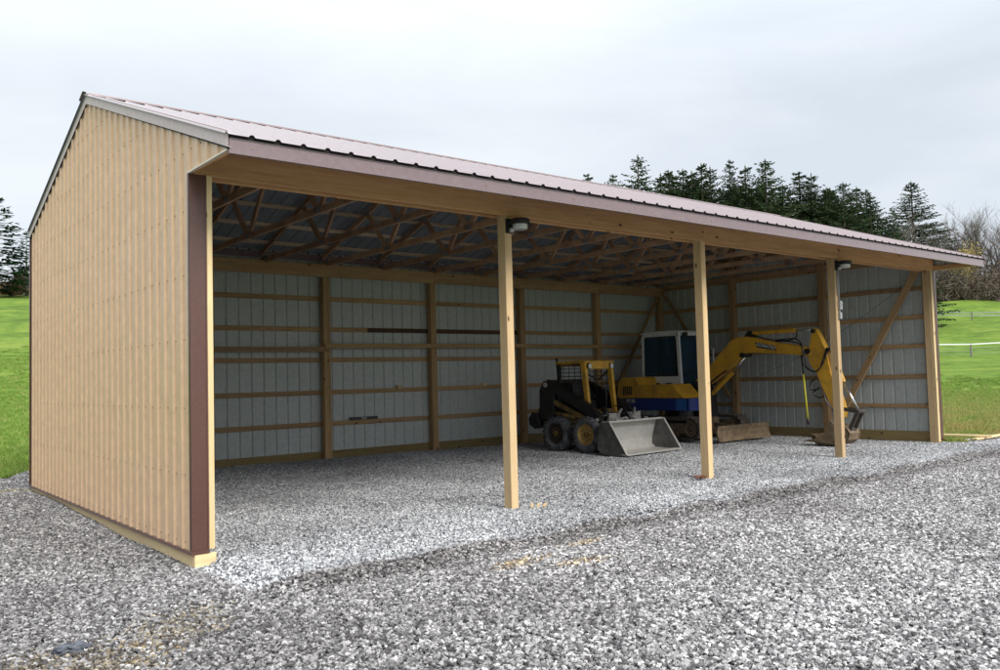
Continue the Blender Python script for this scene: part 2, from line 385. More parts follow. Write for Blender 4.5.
# gravel colouring shared by the sheet and the loose stones: pad = bluish grey, yard = warm grey, sandy patches
def gravel_material(name, instanced):
    m,t,bs=mat(name); geo=t.nodes.new('ShaderNodeNewGeometry'); pos=geo.outputs['Position']
    sep=t.nodes.new('ShaderNodeSeparateXYZ'); t.links.new(pos,sep.inputs[0]); X,Y=sep.outputs[0],sep.outputs[1]
    if instanced:
        oi=t.nodes.new('ShaderNodeObjectInfo'); rv=oi.outputs['Random']
        h2=math_n(t,'FRACT',math_n(t,'MULTIPLY',rv,91.7).outputs[0]).outputs[0]
    else:
        v=t.nodes.new('ShaderNodeTexVoronoi'); v.inputs['Scale'].default_value=34; t.links.new(pos,v.inputs[0])
        sc=t.nodes.new('ShaderNodeSeparateColor'); t.links.new(v.outputs['Color'],sc.inputs[0]); rv=sc.outputs[0]; h2=sc.outputs[1]
    cy=ramp(t,[(0,(.08,.074,.076)),(.25,(.16,.152,.154)),(.50,(.28,.27,.27)),(.80,(.46,.445,.435)),(1,(.74,.72,.70))],rv)
    cp=ramp(t,[(0,(.12,.122,.13)),(.3,(.29,.295,.31)),(.6,(.46,.465,.475)),(.85,(.61,.61,.61)),(1,(.76,.76,.76))],rv)
    wn=noise_n(t,.9,2,.5,pos); yy=math_n(t,'MULTIPLY_ADD',wn.outputs[0],.35,Y)
    padf=math_n(t,'GREATER_THAN',yy.outputs[0],-1.05); inx=math_n(t,'GREATER_THAN',X,-.02); pf=math_n(t,'MULTIPLY',math_n(t,'MULTIPLY',padf.outputs[0],inx.outputs[0]).outputs[0],math_n(t,'LESS_THAN',Y,7.0).outputs[0])
    c=mixc(t,'MIX',pf.outputs[0],cy.outputs[0],cp.outputs[0])
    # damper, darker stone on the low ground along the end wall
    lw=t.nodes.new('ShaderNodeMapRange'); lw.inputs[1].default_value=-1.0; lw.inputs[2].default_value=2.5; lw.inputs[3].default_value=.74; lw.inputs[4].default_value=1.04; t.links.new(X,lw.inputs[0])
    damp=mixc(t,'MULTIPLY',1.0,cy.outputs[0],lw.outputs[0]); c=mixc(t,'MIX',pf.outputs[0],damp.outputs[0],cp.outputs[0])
    # darker washed band of stone under the drip edge
    dl=math_n(t,'ABSOLUTE',math_n(t,'ADD',yy.outputs[0],1.22).outputs[0]); db=ramp(t,[(.10,(.72,.70,.70)),(.34,(1,1,1))],dl.outputs[0])
    db2=mixc(t,'MIX',math_n(t,'GREATER_THAN',X,.3).outputs[0],(1,1,1),db.outputs[0])
    c=mixc(t,'MULTIPLY',1.0,c.outputs[0],db2.outputs[0])
    # large soft patches
    ln=noise_n(t,.55,3,.5,pos); lp=ramp(t,[(.35,(.80,.79,.79)),(.65,(1.14,1.14,1.14))],ln.outputs[0]); c=mixc(t,'MULTIPLY',1.0,c.outputs[0],lp.outputs[0])
    # sandy / clay-stained patches, each an ellipse broken up by noise
    sn=noise_n(t,5.0,4,.6,pos)
    def patch(cx,cy_,rx,ry,thr,colr,c,ang=0):
        dx=math_n(t,'SUBTRACT',X,cx).outputs[0]; dy=math_n(t,'SUBTRACT',Y,cy_).outputs[0]
        ca,sa=math.cos(ang),math.sin(ang)
        u=math_n(t,'ADD',math_n(t,'MULTIPLY',dx,ca).outputs[0],math_n(t,'MULTIPLY',dy,sa).outputs[0]).outputs[0]
        v_=math_n(t,'SUBTRACT',math_n(t,'MULTIPLY',dy,ca).outputs[0],math_n(t,'MULTIPLY',dx,sa).outputs[0]).outputs[0]
        q=math_n(t,'ADD',math_n(t,'POWER',math_n(t,'ABSOLUTE',math_n(t,'DIVIDE',u,rx).outputs[0]).outputs[0],2).outputs[0],
                 math_n(t,'POWER',math_n(t,'ABSOLUTE',math_n(t,'DIVIDE',v_,ry).outputs[0]).outputs[0],2).outputs[0]).outputs[0]
        k=math_n(t,'SUBTRACT',1.0,q); s=math_n(t,'MULTIPLY',sn.outputs[0],2.0); s2=math_n(t,'MULTIPLY',k.outputs[0],s.outputs[0]); 
        s3=math_n(t,'MULTIPLY_ADD',h2,1.1,s2.outputs[0]); g_=math_n(t,'GREATER_THAN',s3.outputs[0],thr)
        tint=mixc(t,'MULTIPLY',1.0,c.outputs[0],colr)
        return mixc(t,'MIX',g_.outputs[0],c.outputs[0],tint.outputs[0])
    c=patch(-1.9,-2.3,1.2,.8,1.2,(.80,.71,.54),c,.3)
    c=patch(-.75,-1.75,.9,.42,1.4,(.92,.82,.64),c,.9)
    c=patch(2.02,-2.0,.42,.14,1.1,(1.25,1.03,.70),c,.15); c=patch(2.45,-2.35,.42,.13,1.2,(1.25,1.05,.74),c,-.2)
    c=patch(3.0,-1.75,.35,.12,1.15,(1.25,1.05,.74),c,.1); c=patch(-.3,6.9,.9,.25,1.2,(1.15,1.05,.7),c,.1)
    t.links.new(c.outputs[0],bs.inputs['Base Color']); bs.inputs['Roughness'].default_value=.8; bs.inputs['Specular IOR Level'].default_value=.3
    if not instanced:
        dk=mixc(t,'MULTIPLY',1.0,c.outputs[0],(.6,.6,.6)); t.links.new(dk.outputs[0],bs.inputs['Base Color'])
        iv=math_n(t,'SUBTRACT',1.0,v.outputs['Distance']); bump(t,bs,iv.outputs[0],1.0,.02)
    return m
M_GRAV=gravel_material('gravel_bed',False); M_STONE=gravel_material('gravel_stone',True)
X=np.concatenate([np.arange(-14,-7,.5),np.arange(-7,20,.12),np.arange(20,33,.5)])
Y=np.concatenate([np.arange(-24,-8,.8),np.arange(-8,9.8,.12)])
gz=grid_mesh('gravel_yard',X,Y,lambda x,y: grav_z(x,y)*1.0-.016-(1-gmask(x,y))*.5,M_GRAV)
tag(gz,kind='structure',label='grey crushed stone yard and shed floor')

def scatter(name, X, Y, keep, zfun, density, smin, smax, m, label, kind_shape='stone', seed=1, nvar=8):
    gx,gy=np.meshgrid(X,Y,indexing='ij'); z=zfun(gx,gy); nx,ny=gx.shape
    i=np.arange(nx*ny).reshape(nx,ny); f=np.stack([i[:-1,:-1],i[1:,:-1],i[1:,1:],i[:-1,1:]],-1).reshape(-1,4)
    cx=gx.ravel()[f].mean(1); cy=gy.ravel()[f].mean(1); f=f[keep(cx,cy)]
    me=bpy.data.meshes.new(name); me.from_pydata(np.stack([gx,gy,z],-1).reshape(-1,3).tolist(),[],f.tolist()); me.materials.append(m)
    o=bpy.data.objects.new(name,me); col.objects.link(o)
    ng=bpy.data.node_groups.new(name,'GeometryNodeTree')
    ng.interface.new_socket('Geometry',in_out='INPUT',socket_type='NodeSocketGeometry'); ng.interface.new_socket('Geometry',in_out='OUTPUT',socket_type='NodeSocketGeometry')
    nd=ng.nodes; lk=ng.links.new; gi=nd.new('NodeGroupInput'); go=nd.new('NodeGroupOutput')
    dp=nd.new('GeometryNodeDistributePointsOnFaces'); dp.inputs['Density'].default_value=density; dp.inputs['Seed'].default_value=seed
    lk(gi.outputs[0],dp.inputs['Mesh'])
    g2i=nd.new('GeometryNodeGeometryToInstance')
    for k in range(nvar):
        if kind_shape=='stone':
            ico=nd.new('GeometryNodeMeshIcoSphere'); ico.inputs['Radius'].default_value=.5; ico.inputs['Subdivisions'].default_value=2 if smax>.035 else 1
            geo_s=ico.outputs[0]
            sp=nd.new('GeometryNodeSetPosition'); pos=nd.new('GeometryNodeInputPosition')
            nzn=nd.new('ShaderNodeTexNoise'); nzn.inputs['Scale'].default_value=1.9; nzn.inputs['Detail'].default_value=1
            ad=nd.new('ShaderNodeVectorMath'); ad.operation='ADD'; ad.inputs[1].default_value=(k*3.7,k*1.9,k*5.1)
            lk(pos.outputs[0],ad.inputs[0]); lk(ad.outputs[0],nzn.inputs['Vector'])
            sb=nd.new('ShaderNodeVectorMath'); sb.operation='SUBTRACT'; sb.inputs[1].default_value=(.5,.5,.5); lk(nzn.outputs['Color'],sb.inputs[0])
            ml=nd.new('ShaderNodeVectorMath'); ml.operation='SCALE'; ml.inputs['Scale'].default_value=1.5; lk(sb.outputs[0],ml.inputs[0])
            lk(geo_s,sp.inputs['Geometry']); lk(ml.outputs[0],sp.inputs['Offset'])
            # quantise one axis a little so that stones get flat faces
            tf=nd.new('GeometryNodeTransform'); tf.inputs['Scale'].default_value=(1.0+.25*math.sin(k*2.1),.78+.15*math.cos(k*1.3),.60+.12*math.sin(k*4.2)); lk(sp.outputs[0],tf.inputs['Geometry'])
            last=tf.outputs[0]
        else:
            jn=nd.new('GeometryNodeJoinGeometry')
            for b in range(7):
                cn=nd.new('GeometryNodeMeshCone'); cn.inputs['Vertices'].default_value=3; cn.inputs['Radius Bottom'].default_value=.10; cn.inputs['Depth'].default_value=.8+.4*((b*7+k*3)%5)/4
                for q in ('Fill Type',):
                    pass
                tf=nd.new('GeometryNodeTransform'); g0=b*2.399+k; rr_=.16*math.sqrt(b)
                tf.inputs['Translation'].default_value=(rr_*math.cos(g0),rr_*math.sin(g0),-.05)
                tf.inputs['Rotation'].default_value=(.6*math.sin(g0*1.7),.6*math.cos(g0*2.3),g0); lk(cn.outputs[0],tf.inputs['Geometry']); lk(tf.outputs[0],jn.inputs[0])
            last=jn.outputs[0]
        sm=nd.new('GeometryNodeSetMaterial'); sm.inputs['Material'].default_value=m; lk(last,sm.inputs['Geometry'])
        ss=nd.new('GeometryNodeSetShadeSmooth'); ss.inputs['Shade Smooth'].default_value=False; lk(sm.outputs[0],ss.inputs[0])
        lk(ss.outputs[0],g2i.inputs[0])
    ip=nd.new('GeometryNodeInstanceOnPoints'); ip.inputs['Pick Instance'].default_value=True
    ri=nd.new('FunctionNodeRandomValue'); ri.data_type='INT'; ri.inputs['Min'].default_value=0 if False else 0
    for s in ri.inputs:
        if s.name=='Min' and s.type=='INT': s.default_value=0
        if s.name=='Max' and s.type=='INT': s.default_value=nvar-1
        if s.name=='Seed': s.default_value=11
    rr=nd.new('FunctionNodeRandomValue'); rr.data_type='FLOAT_VECTOR'
    tilt=3.14 if kind_shape=='stone' else .25
    vin=[s for s in rr.inputs if s.type=='VECTOR']; vin[0].default_value=(-tilt*.22,-tilt*.22,0) if kind_shape=='stone' else (-tilt,-tilt,0); vin[1].default_value=(tilt*.22,tilt*.22,6.28) if kind_shape=='stone' else (tilt,tilt,6.28)
    rs=nd.new('FunctionNodeRandomValue'); rs.data_type='FLOAT'; fin=[s for s in rs.inputs if s.type=='VALUE']; fin[0].default_value=smin; fin[1].default_value=smax
    for s in rs.inputs:
        if s.name=='Seed': s.default_value=5
    lk(dp.outputs['Points'],ip.inputs['Points']); lk(g2i.outputs[0],ip.inputs['Instance'])
    lk([s for s in ri.outputs if s.type=='INT'][0],ip.inputs['Instance Index']); 
    e2r=nd.new('FunctionNodeEulerToRotation'); lk([s for s in rr.outputs if s.type=='VECTOR'][0],e2r.inputs[0]); lk(e2r.outputs[0],ip.inputs['Rotation'])
    lk([s for s in rs.outputs if s.type=='VALUE'][0],ip.inputs['Scale']); lk(ip.outputs[0],go.inputs[0])
    md=o.modifiers.new('scatter','NODES'); md.node_group=ng
    return tag(o,label,kind='stuff')
def seen(x,y,lo=-6,hi=84,dmax=60,dmin=3.0):
    dx=x-CAM[0]; dy=y-CAM[1]; d=np.hypot(dx,dy); a=np.degrees(np.arctan2(dx,dy)); return (a>lo)&(a<hi)&(d<dmax)&(d>dmin)
ispad=lambda x,y: (x>-.05)&(x<14.6)&(y>-1.22)&(y<7.0)
step=np.arange(-9,24,.15)
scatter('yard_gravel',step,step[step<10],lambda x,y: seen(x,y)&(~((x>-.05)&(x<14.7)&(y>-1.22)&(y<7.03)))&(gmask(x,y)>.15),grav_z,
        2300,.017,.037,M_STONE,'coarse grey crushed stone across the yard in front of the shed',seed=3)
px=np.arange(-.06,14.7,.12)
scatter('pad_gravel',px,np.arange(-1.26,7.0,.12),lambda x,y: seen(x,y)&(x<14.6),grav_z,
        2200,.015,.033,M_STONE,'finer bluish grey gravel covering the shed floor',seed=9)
# grass tufts along both near edges of the lawn
m,t,bs=mat('grass_blade'); M_BLADE=m
geo=t.nodes.new('ShaderNodeNewGeometry'); oi=t.nodes.new('ShaderNodeObjectInfo')
c=ramp(t,[(0,(.10,.185,.026)),(.5,(.17,.29,.045)),(.85,(.25,.35,.07)),(1,(.40,.36,.15))],oi.outputs['Random'])
sx=t.nodes.new('ShaderNodeSeparateXYZ'); t.links.new(geo.outputs['Position'],sx.inputs[0])
nn=noise_n(t,1.3,5,.6,geo.outputs['Position']); vd=t.nodes.new('ShaderNodeVectorMath'); vd.operation='DISTANCE'; vd.inputs[1].default_value=(18,0,0); t.links.new(geo.outputs['Position'],vd.inputs[0]); near=math_n(t,'MULTIPLY_ADD',vd.outputs['Value'],-.050,1.15); near.use_clamp=True
dd=math_n(t,'MULTIPLY',math_n(t,'MULTIPLY_ADD',nn.outputs[0],2.4,-.70).outputs[0],near.outputs[0]); dd.use_clamp=True
cc=mixc(t,'MIX',dd.outputs[0],c.outputs[0],(.36,.28,.11)); t.links.new(cc.outputs[0],bs.inputs['Base Color']); bs.inputs['Roughness'].default_value=.7; bs.inputs['Specular IOR Level'].default_value=.2
gs=np.arange(-6,48,.4)
scatter('lawn_grass',gs,gs,lambda x,y: seen(x,y,3,72,60,3)&(np.hypot(x-CAM[0],y-CAM[1])<30+26*np.abs(np.sin(x*12.9898+y*78.233)*43758.5453%1))&((x<.2)|((y>8.4)&(x-CAM[0]<.24*(y-CAM[1])))|((x>14.8)&(y<x*.62+2)))&(gmask(x,y)<.45),lambda x,y: terr_z(x,y),
        200,.06,.13,M_BLADE,'short green and straw-coloured grass tufts at the lawn edges',kind_shape='grass',seed=4,nvar=5)

# ------------------------------------------------------------------ the shed
LEN, DEP = 14.63, 6.985
RY, RZ, EY, EZ, BY = 3.55, 5.13, -.955, 3.56, 7.06      # ridge, front eave, rear eave
SF = (RZ-EZ)/(RY-EY); SR = .333
def roof_z(y): return RZ-SF*(RY-y) if y<RY else RZ-SR*(y-RY)
shed = empty('pole_shed',(0,0,0),0,'long open-fronted pole shed with tan steel siding and brown metal roof','shed')
HB = 3.40

def screws(mb):
    yy=-.02-.2286*4
    while yy<DEP:
        for z in GZ+[3.62,4.12,4.62]:
            for d in (-.048,.048):
                y=yy+d
                if (y>-.0 or z>3.44) and y<DEP-.03 and z<roof_z(y)-.16:
                    mb.add([(-.050,y-.004,z-.004),(-.050,y+.004,z-.004),(-.050,y+.004,z+.004),(-.050,y-.004,z+.004),(-.0425,y-.006,z-.006),(-.0425,y+.006,z-.006),(-.0425,y+.006,z+.006),(-.0425,y-.006,z+.006)],
                       [(0,1,2,3),(0,4,5,1),(1,5,6,2),(2,6,7,3),(3,7,4,0)],2)
        yy+=.2286
GZ=[.13,.72,1.315,1.93,2.51,3.09]
def ribbed(name, axis, a0, a1, plane, out, zb, zt, first, m_out, m_in, parent, label=None, horizontal=False):
    """steel sheet with trapezoid ribs every 229 mm: an outer and an inner skin 1.5 mm apart"""
    P=.2286; H=.021; prof=[]
    k=math.floor((a0-first)/P)-1; c=first+k*P
    pts=[]
    while c<a1+P:
        for d,h in ((-.026,0),(-.011,H),(.011,H),(.026,0),(.114,0)): pts.append((c+d,h))
        c+=P
    pts=[p for p in pts if a0<p[0]<a1]; brk=[b for b in (a0,a1)]
    hh=lambda a: np.interp(a,[p[0] for p in pts],[p[1] for p in pts])
    extra=[a0,a1]+([-.032,-.028,RY] if axis=='y' else [])
    al=sorted(set([p[0] for p in pts]+[x for x in extra if a0<=x<=a1]))
    mb=MB(); T=.0018
    for s,mi in ((0,0),(1,1)):
        vs=[]
        for a in al:
            q=plane+out*(hh(a)-s*T)
            for z in (zb(a),zt(a)): vs.append((q,a,z) if axis=='y' else (a,q,z))
        n=len(al); mb.add(vs,[(2*i,2*i+1,2*i+3,2*i+2) for i in range(n-1)],mi)
    if label and label.startswith('tan'): screws(mb)
    me=bpy.data.meshes.new(name); me.from_pydata(mb.v,[],mb.f); me.materials.append(m_out); me.materials.append(m_in); me.materials.append(M_SCREW); me.polygons.foreach_set('material_index',mb.mi); me.update()
    o=bpy.data.objects.new(name,me); col.objects.link(o); o.parent=parent
    if label: o['label']=label
    return o
top=lambda y: roof_z(y)-.045
low=lambda y: (HB+.012 if y<-.03 else .065)
ribbed('gable_siding','y',EY+.03,DEP+.03,-.042,-1,low,top,-.02,M_TAN,M_LINER,shed,'tan ribbed steel end wall facing the camera')
ribbed('gable_siding','y',EY+.03,DEP+.03,LEN+.042,1,low,top,-.02,M_TAN,M_LINER,shed,'far end wall seen from inside as grey ribbed steel')
ribbed('rear_siding','x',-.04,LEN+.04,DEP+.042,1,lambda a:.065,lambda a:roof_z(DEP+.04)-.024,2.765,M_TAN,M_LINER,shed,'rear wall seen from inside as grey-green ribbed steel')
# roof: two ribbed slopes as thin solids, ribs run down the slope
def roof_slope(name, y0, y1, m, label):
    P=.2286; al=[]; x0,x1=-.10,LEN+.10; c=-.10
    hts=[]
    while c<x1+.01:
        for d,h in ((-.030,0),(-.012,.019),(.012,.019),(.030,0)):
            if x0<=c+d<=x1: hts.append((c+d,h))
        c+=P
    if hts[0][0]>x0: hts.insert(0,(x0,0))
    hts.append((x1,0)); ys=[y0+(y1-y0)*k/6 for k in range(7)]
    mb=MB(); n=len(hts)
    for s in (0,1):
        vs=[(x,y,roof_z(y)+h-s*.003-.02) for y in ys for x,h in hts]
        mb.add(vs,[(r*n+i,r*n+i+1,(r+1)*n+i+1,(r+1)*n+i) for r in range(6) for i in range(n-1)],s)
    # front closing edge
    for y in (y0,y1):
        vs=[(x,y,roof_z(y)+h-.02) for x,h in hts]+[(x,y,roof_z(y)+h-.023) for x,h in hts]
        mb.add(vs,[(i,i+1,n+i+1,n+i) for i in range(n-1)],0)
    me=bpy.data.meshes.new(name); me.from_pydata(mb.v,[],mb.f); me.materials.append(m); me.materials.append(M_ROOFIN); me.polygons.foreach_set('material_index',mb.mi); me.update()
    o=bpy.data.objects.new(name,me); col.objects.link(o); o.parent=shed; o['label']=label; return o
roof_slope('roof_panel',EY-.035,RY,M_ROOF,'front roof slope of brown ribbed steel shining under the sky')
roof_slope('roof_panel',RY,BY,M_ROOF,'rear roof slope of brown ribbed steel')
mb=MB()
for s in (-1,1):
    sl=SF if s<0 else SR
    mb.add([(-.11,RY,RZ+.022),(LEN+.11,RY,RZ+.022),(LEN+.11,RY+s*.17,RZ+.022-sl*.17),(-.11,RY+s*.17,RZ+.022-sl*.17)],[(0,1,2,3)])
    mb.add([(-.11,RY+s*.17,RZ+.022-sl*.17),(LEN+.11,RY+s*.17,RZ+.022-sl*.17),(LEN+.11,RY+s*.172,RZ+.0-sl*.17),(-.11,RY+s*.172,RZ+.0-sl*.17)],[(0,1,2,3)])
mb.build('ridge_cap',M_ROOF,shed)
# dark foam closure under the ribs at the eave and the rakes
mb=MB(); mb.prism_x([(EY-.012,EZ-.052),(EY+.03,EZ-.052),(EY+.03,EZ-.012),(EY-.012,EZ-.026)],-.07,LEN+.07)
c=-.10
while c<LEN+.08:
    if c>-.05: mb.prism_y([(c-.027,EZ-.03),(c+.027,EZ-.03),(c+.011,EZ-.008),(c-.011,EZ-.008)],EY-.018,EY+.02)
    c+=.2286
mb.build('eave_closure',M_DARK,shed)
mb=MB(); mb.box(-.05,LEN+.05,BY-.03,BY-.012,roof_z(BY)-.06,roof_z(BY)-.004); mb.build('eave_closure',M_DARK,shed)
# fascia board + metal
timber('fascia_board',(-.02,EY+.045,EZ-.105),(LEN+.02,EY+.045,EZ-.105),.038,.13,W_PINE,shed)
mb=MB(); mb.box(-.052,LEN+.052,EY,EY+.004,EZ-.178,EZ-.050); mb.box(-.052,LEN+.052,EY+.004,EY+.030,EZ-.178,EZ-.175)
mb.box(-.052,LEN+.052,EY-.006,EY,EZ-.060,EZ-.050)
x=.15
while x<LEN:
    mb.tube([(x,EY-.004,EZ-.115),(x,EY,EZ-.115)],.009,6,1); x+=1.22
mb.build('fascia_trim',[M_FASC,M_SCREW],shed)
mb=MB(); mb.box(-.052,LEN+.052,BY-.035,BY-.03,roof_z(BY)-.16,roof_z(BY)-.03); mb.box(-.04,LEN+.04,BY-.07,BY-.035,roof_z(BY)-.155,roof_z(BY)-.035); mb.build('rear_fascia',M_FASC,shed)
mb=MB(); mb.box(-.068,-.040,EY+.02,-.03,HB+.004,HB+.018); mb.build('overhang_edge_trim',M_EDGE,shed)
mb=MB(); mb.box(LEN+.040,LEN+.068,EY+.02,-.03,HB+.004,HB+.018); mb.build('overhang_edge_trim',M_EDGE,shed)
# rake trims on both gables
for xs,sg in ((-.071,-1),(LEN+.071,1)):
    for (ya,yb) in ((EY-.02,RY),(RY,BY)):
        za,zb_=roof_z(ya),roof_z(yb); mb=MB()
        x0,x1=sorted((xs,xs-sg*.003))
        hh=.125
        mb.prism_x([(ya,za-hh),(yb,zb_-hh),(yb,zb_+.006),(ya,za+.006)],x0,x1)
        x2,x3=sorted((xs,xs-sg*.03)); mb.prism_x([(ya,za+.004),(yb,zb_+.004),(yb,zb_+.007),(ya,za+.007)],x2,x3)
        mb.prism_x([(ya,za-hh-.003),(yb,zb_-hh-.003),(yb,zb_-hh),(ya,za-hh)],x2,x3)
        mb.build('rake_trim',M_RAKE,shed)
        mb=MB(); x2,x3=sorted((xs-sg*.004,xs-sg*.018)); mb.prism_x([(ya+.02,za-hh-.012),(yb-.02,zb_-hh-.012),(yb-.02,zb_-.04),(ya+.02,za-.04)],x2,x3)
        mb.build('rake_closure',M_DARK,shed)
# corner, base trims
def corner_trim(x0,x1,xo,y,sg,z0,z1,label):
    mb=MB(); a,b=sorted((x0,x1)); mb.box(a,b,y-.004,y,z0,z1)            # face on the front/rear
    a,b=sorted((xo,xo+sg*.003)); yb=y+(.035 if y<1 else -.035); c,d=sorted((y-.004,yb)); mb.box(a,b,c,d,z0,z1)
    e=x1; a,b=sorted((e,e-(.012 if x1>x0 else -.012))); mb.box(a,b,y-.010,y-.004,z0,z1)
    return mb.build('corner_trim',M_BROWN,shed,label=label)
corner_trim(-.064,.092,-.064,-.034,1,.075,HB+.006,'brown front corner trim with a small dent')
corner_trim(LEN+.066,LEN-.045,LEN+.066,-.034,-1,.075,HB+.006,None)
corner_trim(-.066,.05,-.066,DEP+.072,1,.075,3.86,None)
corner_trim(LEN+.066,LEN-.05,LEN+.066,DEP+.072,-1,.075,3.86,None)
mb=MB(); mb.box(-.068,-.044,-.034,DEP+.06,.045,.070); mb.box(-.078,-.068,-.034,DEP+.06,.045,.049); mb.build('base_trim',M_BROWN,shed)
mb=MB(); mb.box(-.068,.092,-.052,-.039,.045,.074); mb.box(-.068,.092,-.060,-.052,.045,.049); mb.build('base_trim',M_BROWN,shed)
mb=MB(); mb.box(LEN+.044,LEN+.068,-.034,DEP+.06,.045,.070); mb.build('base_trim',M_BROWN,shed)
# posts
def post(x,y,z1,w,d,m,label=None):
    return timber('post',(x,y,-.3),(x,y,z1),w,d,m,shed,up=(0,1,0),label=label,cham=.006)
FP=[0.09,LEN/4,LEN/2,LEN*3/4,LEN-.075]
post(.060,.07,HB+.28,.10,.135,W_POST,'front corner post behind the brown trim')
labs=['first front post from the left, carrying a light','middle front post','third front post with a light, conduit and switch box']
for k in (1,2,3): post(FP[k],.07,HB+.28,.105,.14,W_POST,labs[k-1])
post(LEN-.072,.07,HB+.28,.135,.135,W_POST,'front corner post at the far end')
for k in range(7):
    x=[.085,*[LEN/6*q for q in range(1,6)],LEN-.085][k]
    post(x,DEP-.07,3.49 if 0<k<6 else 3.7,.14,.14,W_PINE)
for x in (.07,LEN-.07):
    for k in (1,2):
        y=DEP*k/3; post(x,y,roof_z(y)-.17,.14,.14,W_PINE)
# lumber strip beside the corner trim
timber('edge_board',(.123,-.018,.075),(.123,-.018,HB),.052,.036,W_FRESH,shed,up=(0,1,0))
timber('edge_board',(LEN-.092,-.018,.03),(LEN-.092,-.018,HB),.085,.032,W_FRESH,shed,up=(0,1,0))
# skirt boards
timber('skirt_board',(-.02,-.036,-.055),(-.02,DEP+.03,-.005),.040,.21,W_FRESH,shed)
timber('skirt_board',(-.038,-.037,-.060),(.15,-.037,-.060),.036,.205,W_FRESH,shed)
timber('skirt_board',(0,DEP+.02,.11),(LEN,DEP+.02,.11),.038,.20,W_SKIRT,shed)
timber('skirt_board',(LEN+.02,0,.11),(LEN+.02,DEP,.11),.038,.20,W_SKIRT,shed)
# headers: an outer and an inner ply each, jointed over the posts
hx=[-.02,FP[2]-.02,FP[3]+.03,LEN+.0]
for a,b in zip(hx[:-1],hx[1:]):
    timber('header_beam',(a+.002,-.02,HB+.143),(b-.002,-.02,HB+.143),.038,.286,W_HEAD,shed)
for a,b in ((.1,FP[1]),(FP[1],FP[3]),(FP[3],LEN-.1)): timber('header_beam',(a+.002,.16,HB+.143),(b-.002,.16,HB+.143),.038,.286,W_HEAD,shed)
rh=[.02,LEN/6*3-.03,LEN/6*5+.02,LEN-.02]; rh=[.02,LEN/6*1,LEN/6*3,LEN/6*5,LEN-.15]
for a,b in zip(rh[:-1],rh[1:]): timber('header_beam',(a+.003,DEP-.159,3.49+.118),(b-.003,DEP-.159,3.49+.118),.038,.235,W_PINE,shed)
# soffit pieces closing the gable overhangs
for x in (-.02,LEN+.02):
    timber('soffit_nailer',(x,-.04,HB+.062),(x,EY+.07,HB+.045),.036,.085,W_HEAD,shed)
# girts
for r,z in enumerate(GZ[1:]):
    for k in range(6):
        a,b=LEN/6*k,LEN/6*(k+1)
        a+=0 if k else .02
        mm=W_PINE
        if r==3 and k==2:
            xm=a+1.35*(b-a)/2.44*1.0
            timber('girt',(a+.002,DEP+.020,z),(a+.95,DEP+.020,z),.036,.088,W_PINE,shed)
            timber('girt',(a+.954,DEP+.020,z),(b-.002,DEP+.020,z),.036,.088,W_STAIN,shed,label='dark stained length of girt'); continue
        if r==3 and k==3: mm=W_STAIN
        timber('girt',(a+.002,DEP+.020,z),(b-.002,DEP+.020,z),.036,.088,mm,shed)
    for x in (LEN+.02,-.02):
        for k in range(3):
            a,b=DEP/3*k+(.0 if k else .0),DEP/3*(k+1)
            timber('girt',(x,a+.002,z),(x,b-.002,z),.036,.088,W_PINE,shed)
for x in (LEN+.02,-.02):
    for z in (3.68,4.2,4.7):
        ya=max(.0,RY-(RZ-z-.15)/SF); yb=min(DEP,RY+(RZ-z-.15)/SR)
        if yb-ya>.5: timber('girt',(x,ya,z),(x,yb,z),.036,.088,W_PINE,shed)
# mid-height board on the inside faces of the rear posts (two lengths, one set slightly higher)
timber('nailing_board',(.15,DEP-.16,2.125),(4.90,DEP-.16,2.125),.038,.088,W_PINE,shed)
timber('nailing_board',(4.80,DEP-.199,2.185),(9.78,DEP-.199,2.205),.036,.088,W_PINE,shed)
timber('nailing_board',(9.80,DEP-.16,2.20),(14.5,DEP-.16,2.20),.038,.088,W_PINE,shed)
for x,z in ((6.52,1.375),(8.69,1.375)): timber('scrap_block',(x-.05,DEP-.02,z),(x+.05,DEP-.02,z),.06,.07,W_FRESH,shed)
# trusses
def truss(x):
    mb=MB(); cb=3.74; T=.038; hw=.045
    def b(p,q,h=.088): mb.bar((x,*p),(x,*q),T,h)
    b((.0,cb),(DEP,cb))
    zt=lambda y: roof_z(y)-.02-.038-.048
    mb.prism_x([(EY+.066,zt(EY+.066)-.047),(RY,zt(RY)-.047),(RY,zt(RY)+.045),(EY+.066,zt(EY+.066)+.045)],x-T/2,x+T/2)
    mb.prism_x([(RY,zt(RY)-.047),(BY-.08,zt(BY-.08)-.047),(BY-.08,zt(BY-.08)+.045),(RY,zt(RY)+.045)],x-T/2,x+T/2)
    bc=[DEP*.335,DEP*.665]; tf=[RY*.5,RY+(DEP-RY)*.5]
    b((tf[0],zt(tf[0])-.03),(bc[0],cb)); b((bc[0]+.03,cb),(RY-.03,zt(RY)-.03)); b((RY+.03,zt(RY)-.03),(bc[1]-.03,cb)); b((bc[1],cb),(tf[1],zt(tf[1])-.03))
    for (y,z) in ((tf[0],zt(tf[0])-.01),(bc[0],cb),(bc[1],cb),(tf[1],zt(tf[1])-.01),(RY,zt(RY)-.04),(.22,cb+.03),(DEP-.22,cb+.03)):
        mb.box(x-T/2-.002,x+T/2+.002,y-.07,y+.07,z-.038,z+.038,1)
    return mb.build('truss',[W_TRUSS,M_GALVD],shed)
M_GALVD=paint('truss_plate', (.36,.34,.33), .5, metallic=.3, dirt=.3, dirtcol=(.2,.17,.15))
xs=[.10]+[1.2192*k for k in range(1,12)]+[LEN-.10]
for x in xs: truss(x)
# uplift blocks at every rear truss heel
for x in xs[1:-1]: timber('truss_block',(x+.042,DEP-.16,3.60),(x+.042,DEP-.16,3.85),.036,.036,W_PINE,shed,up=(0,1,0))
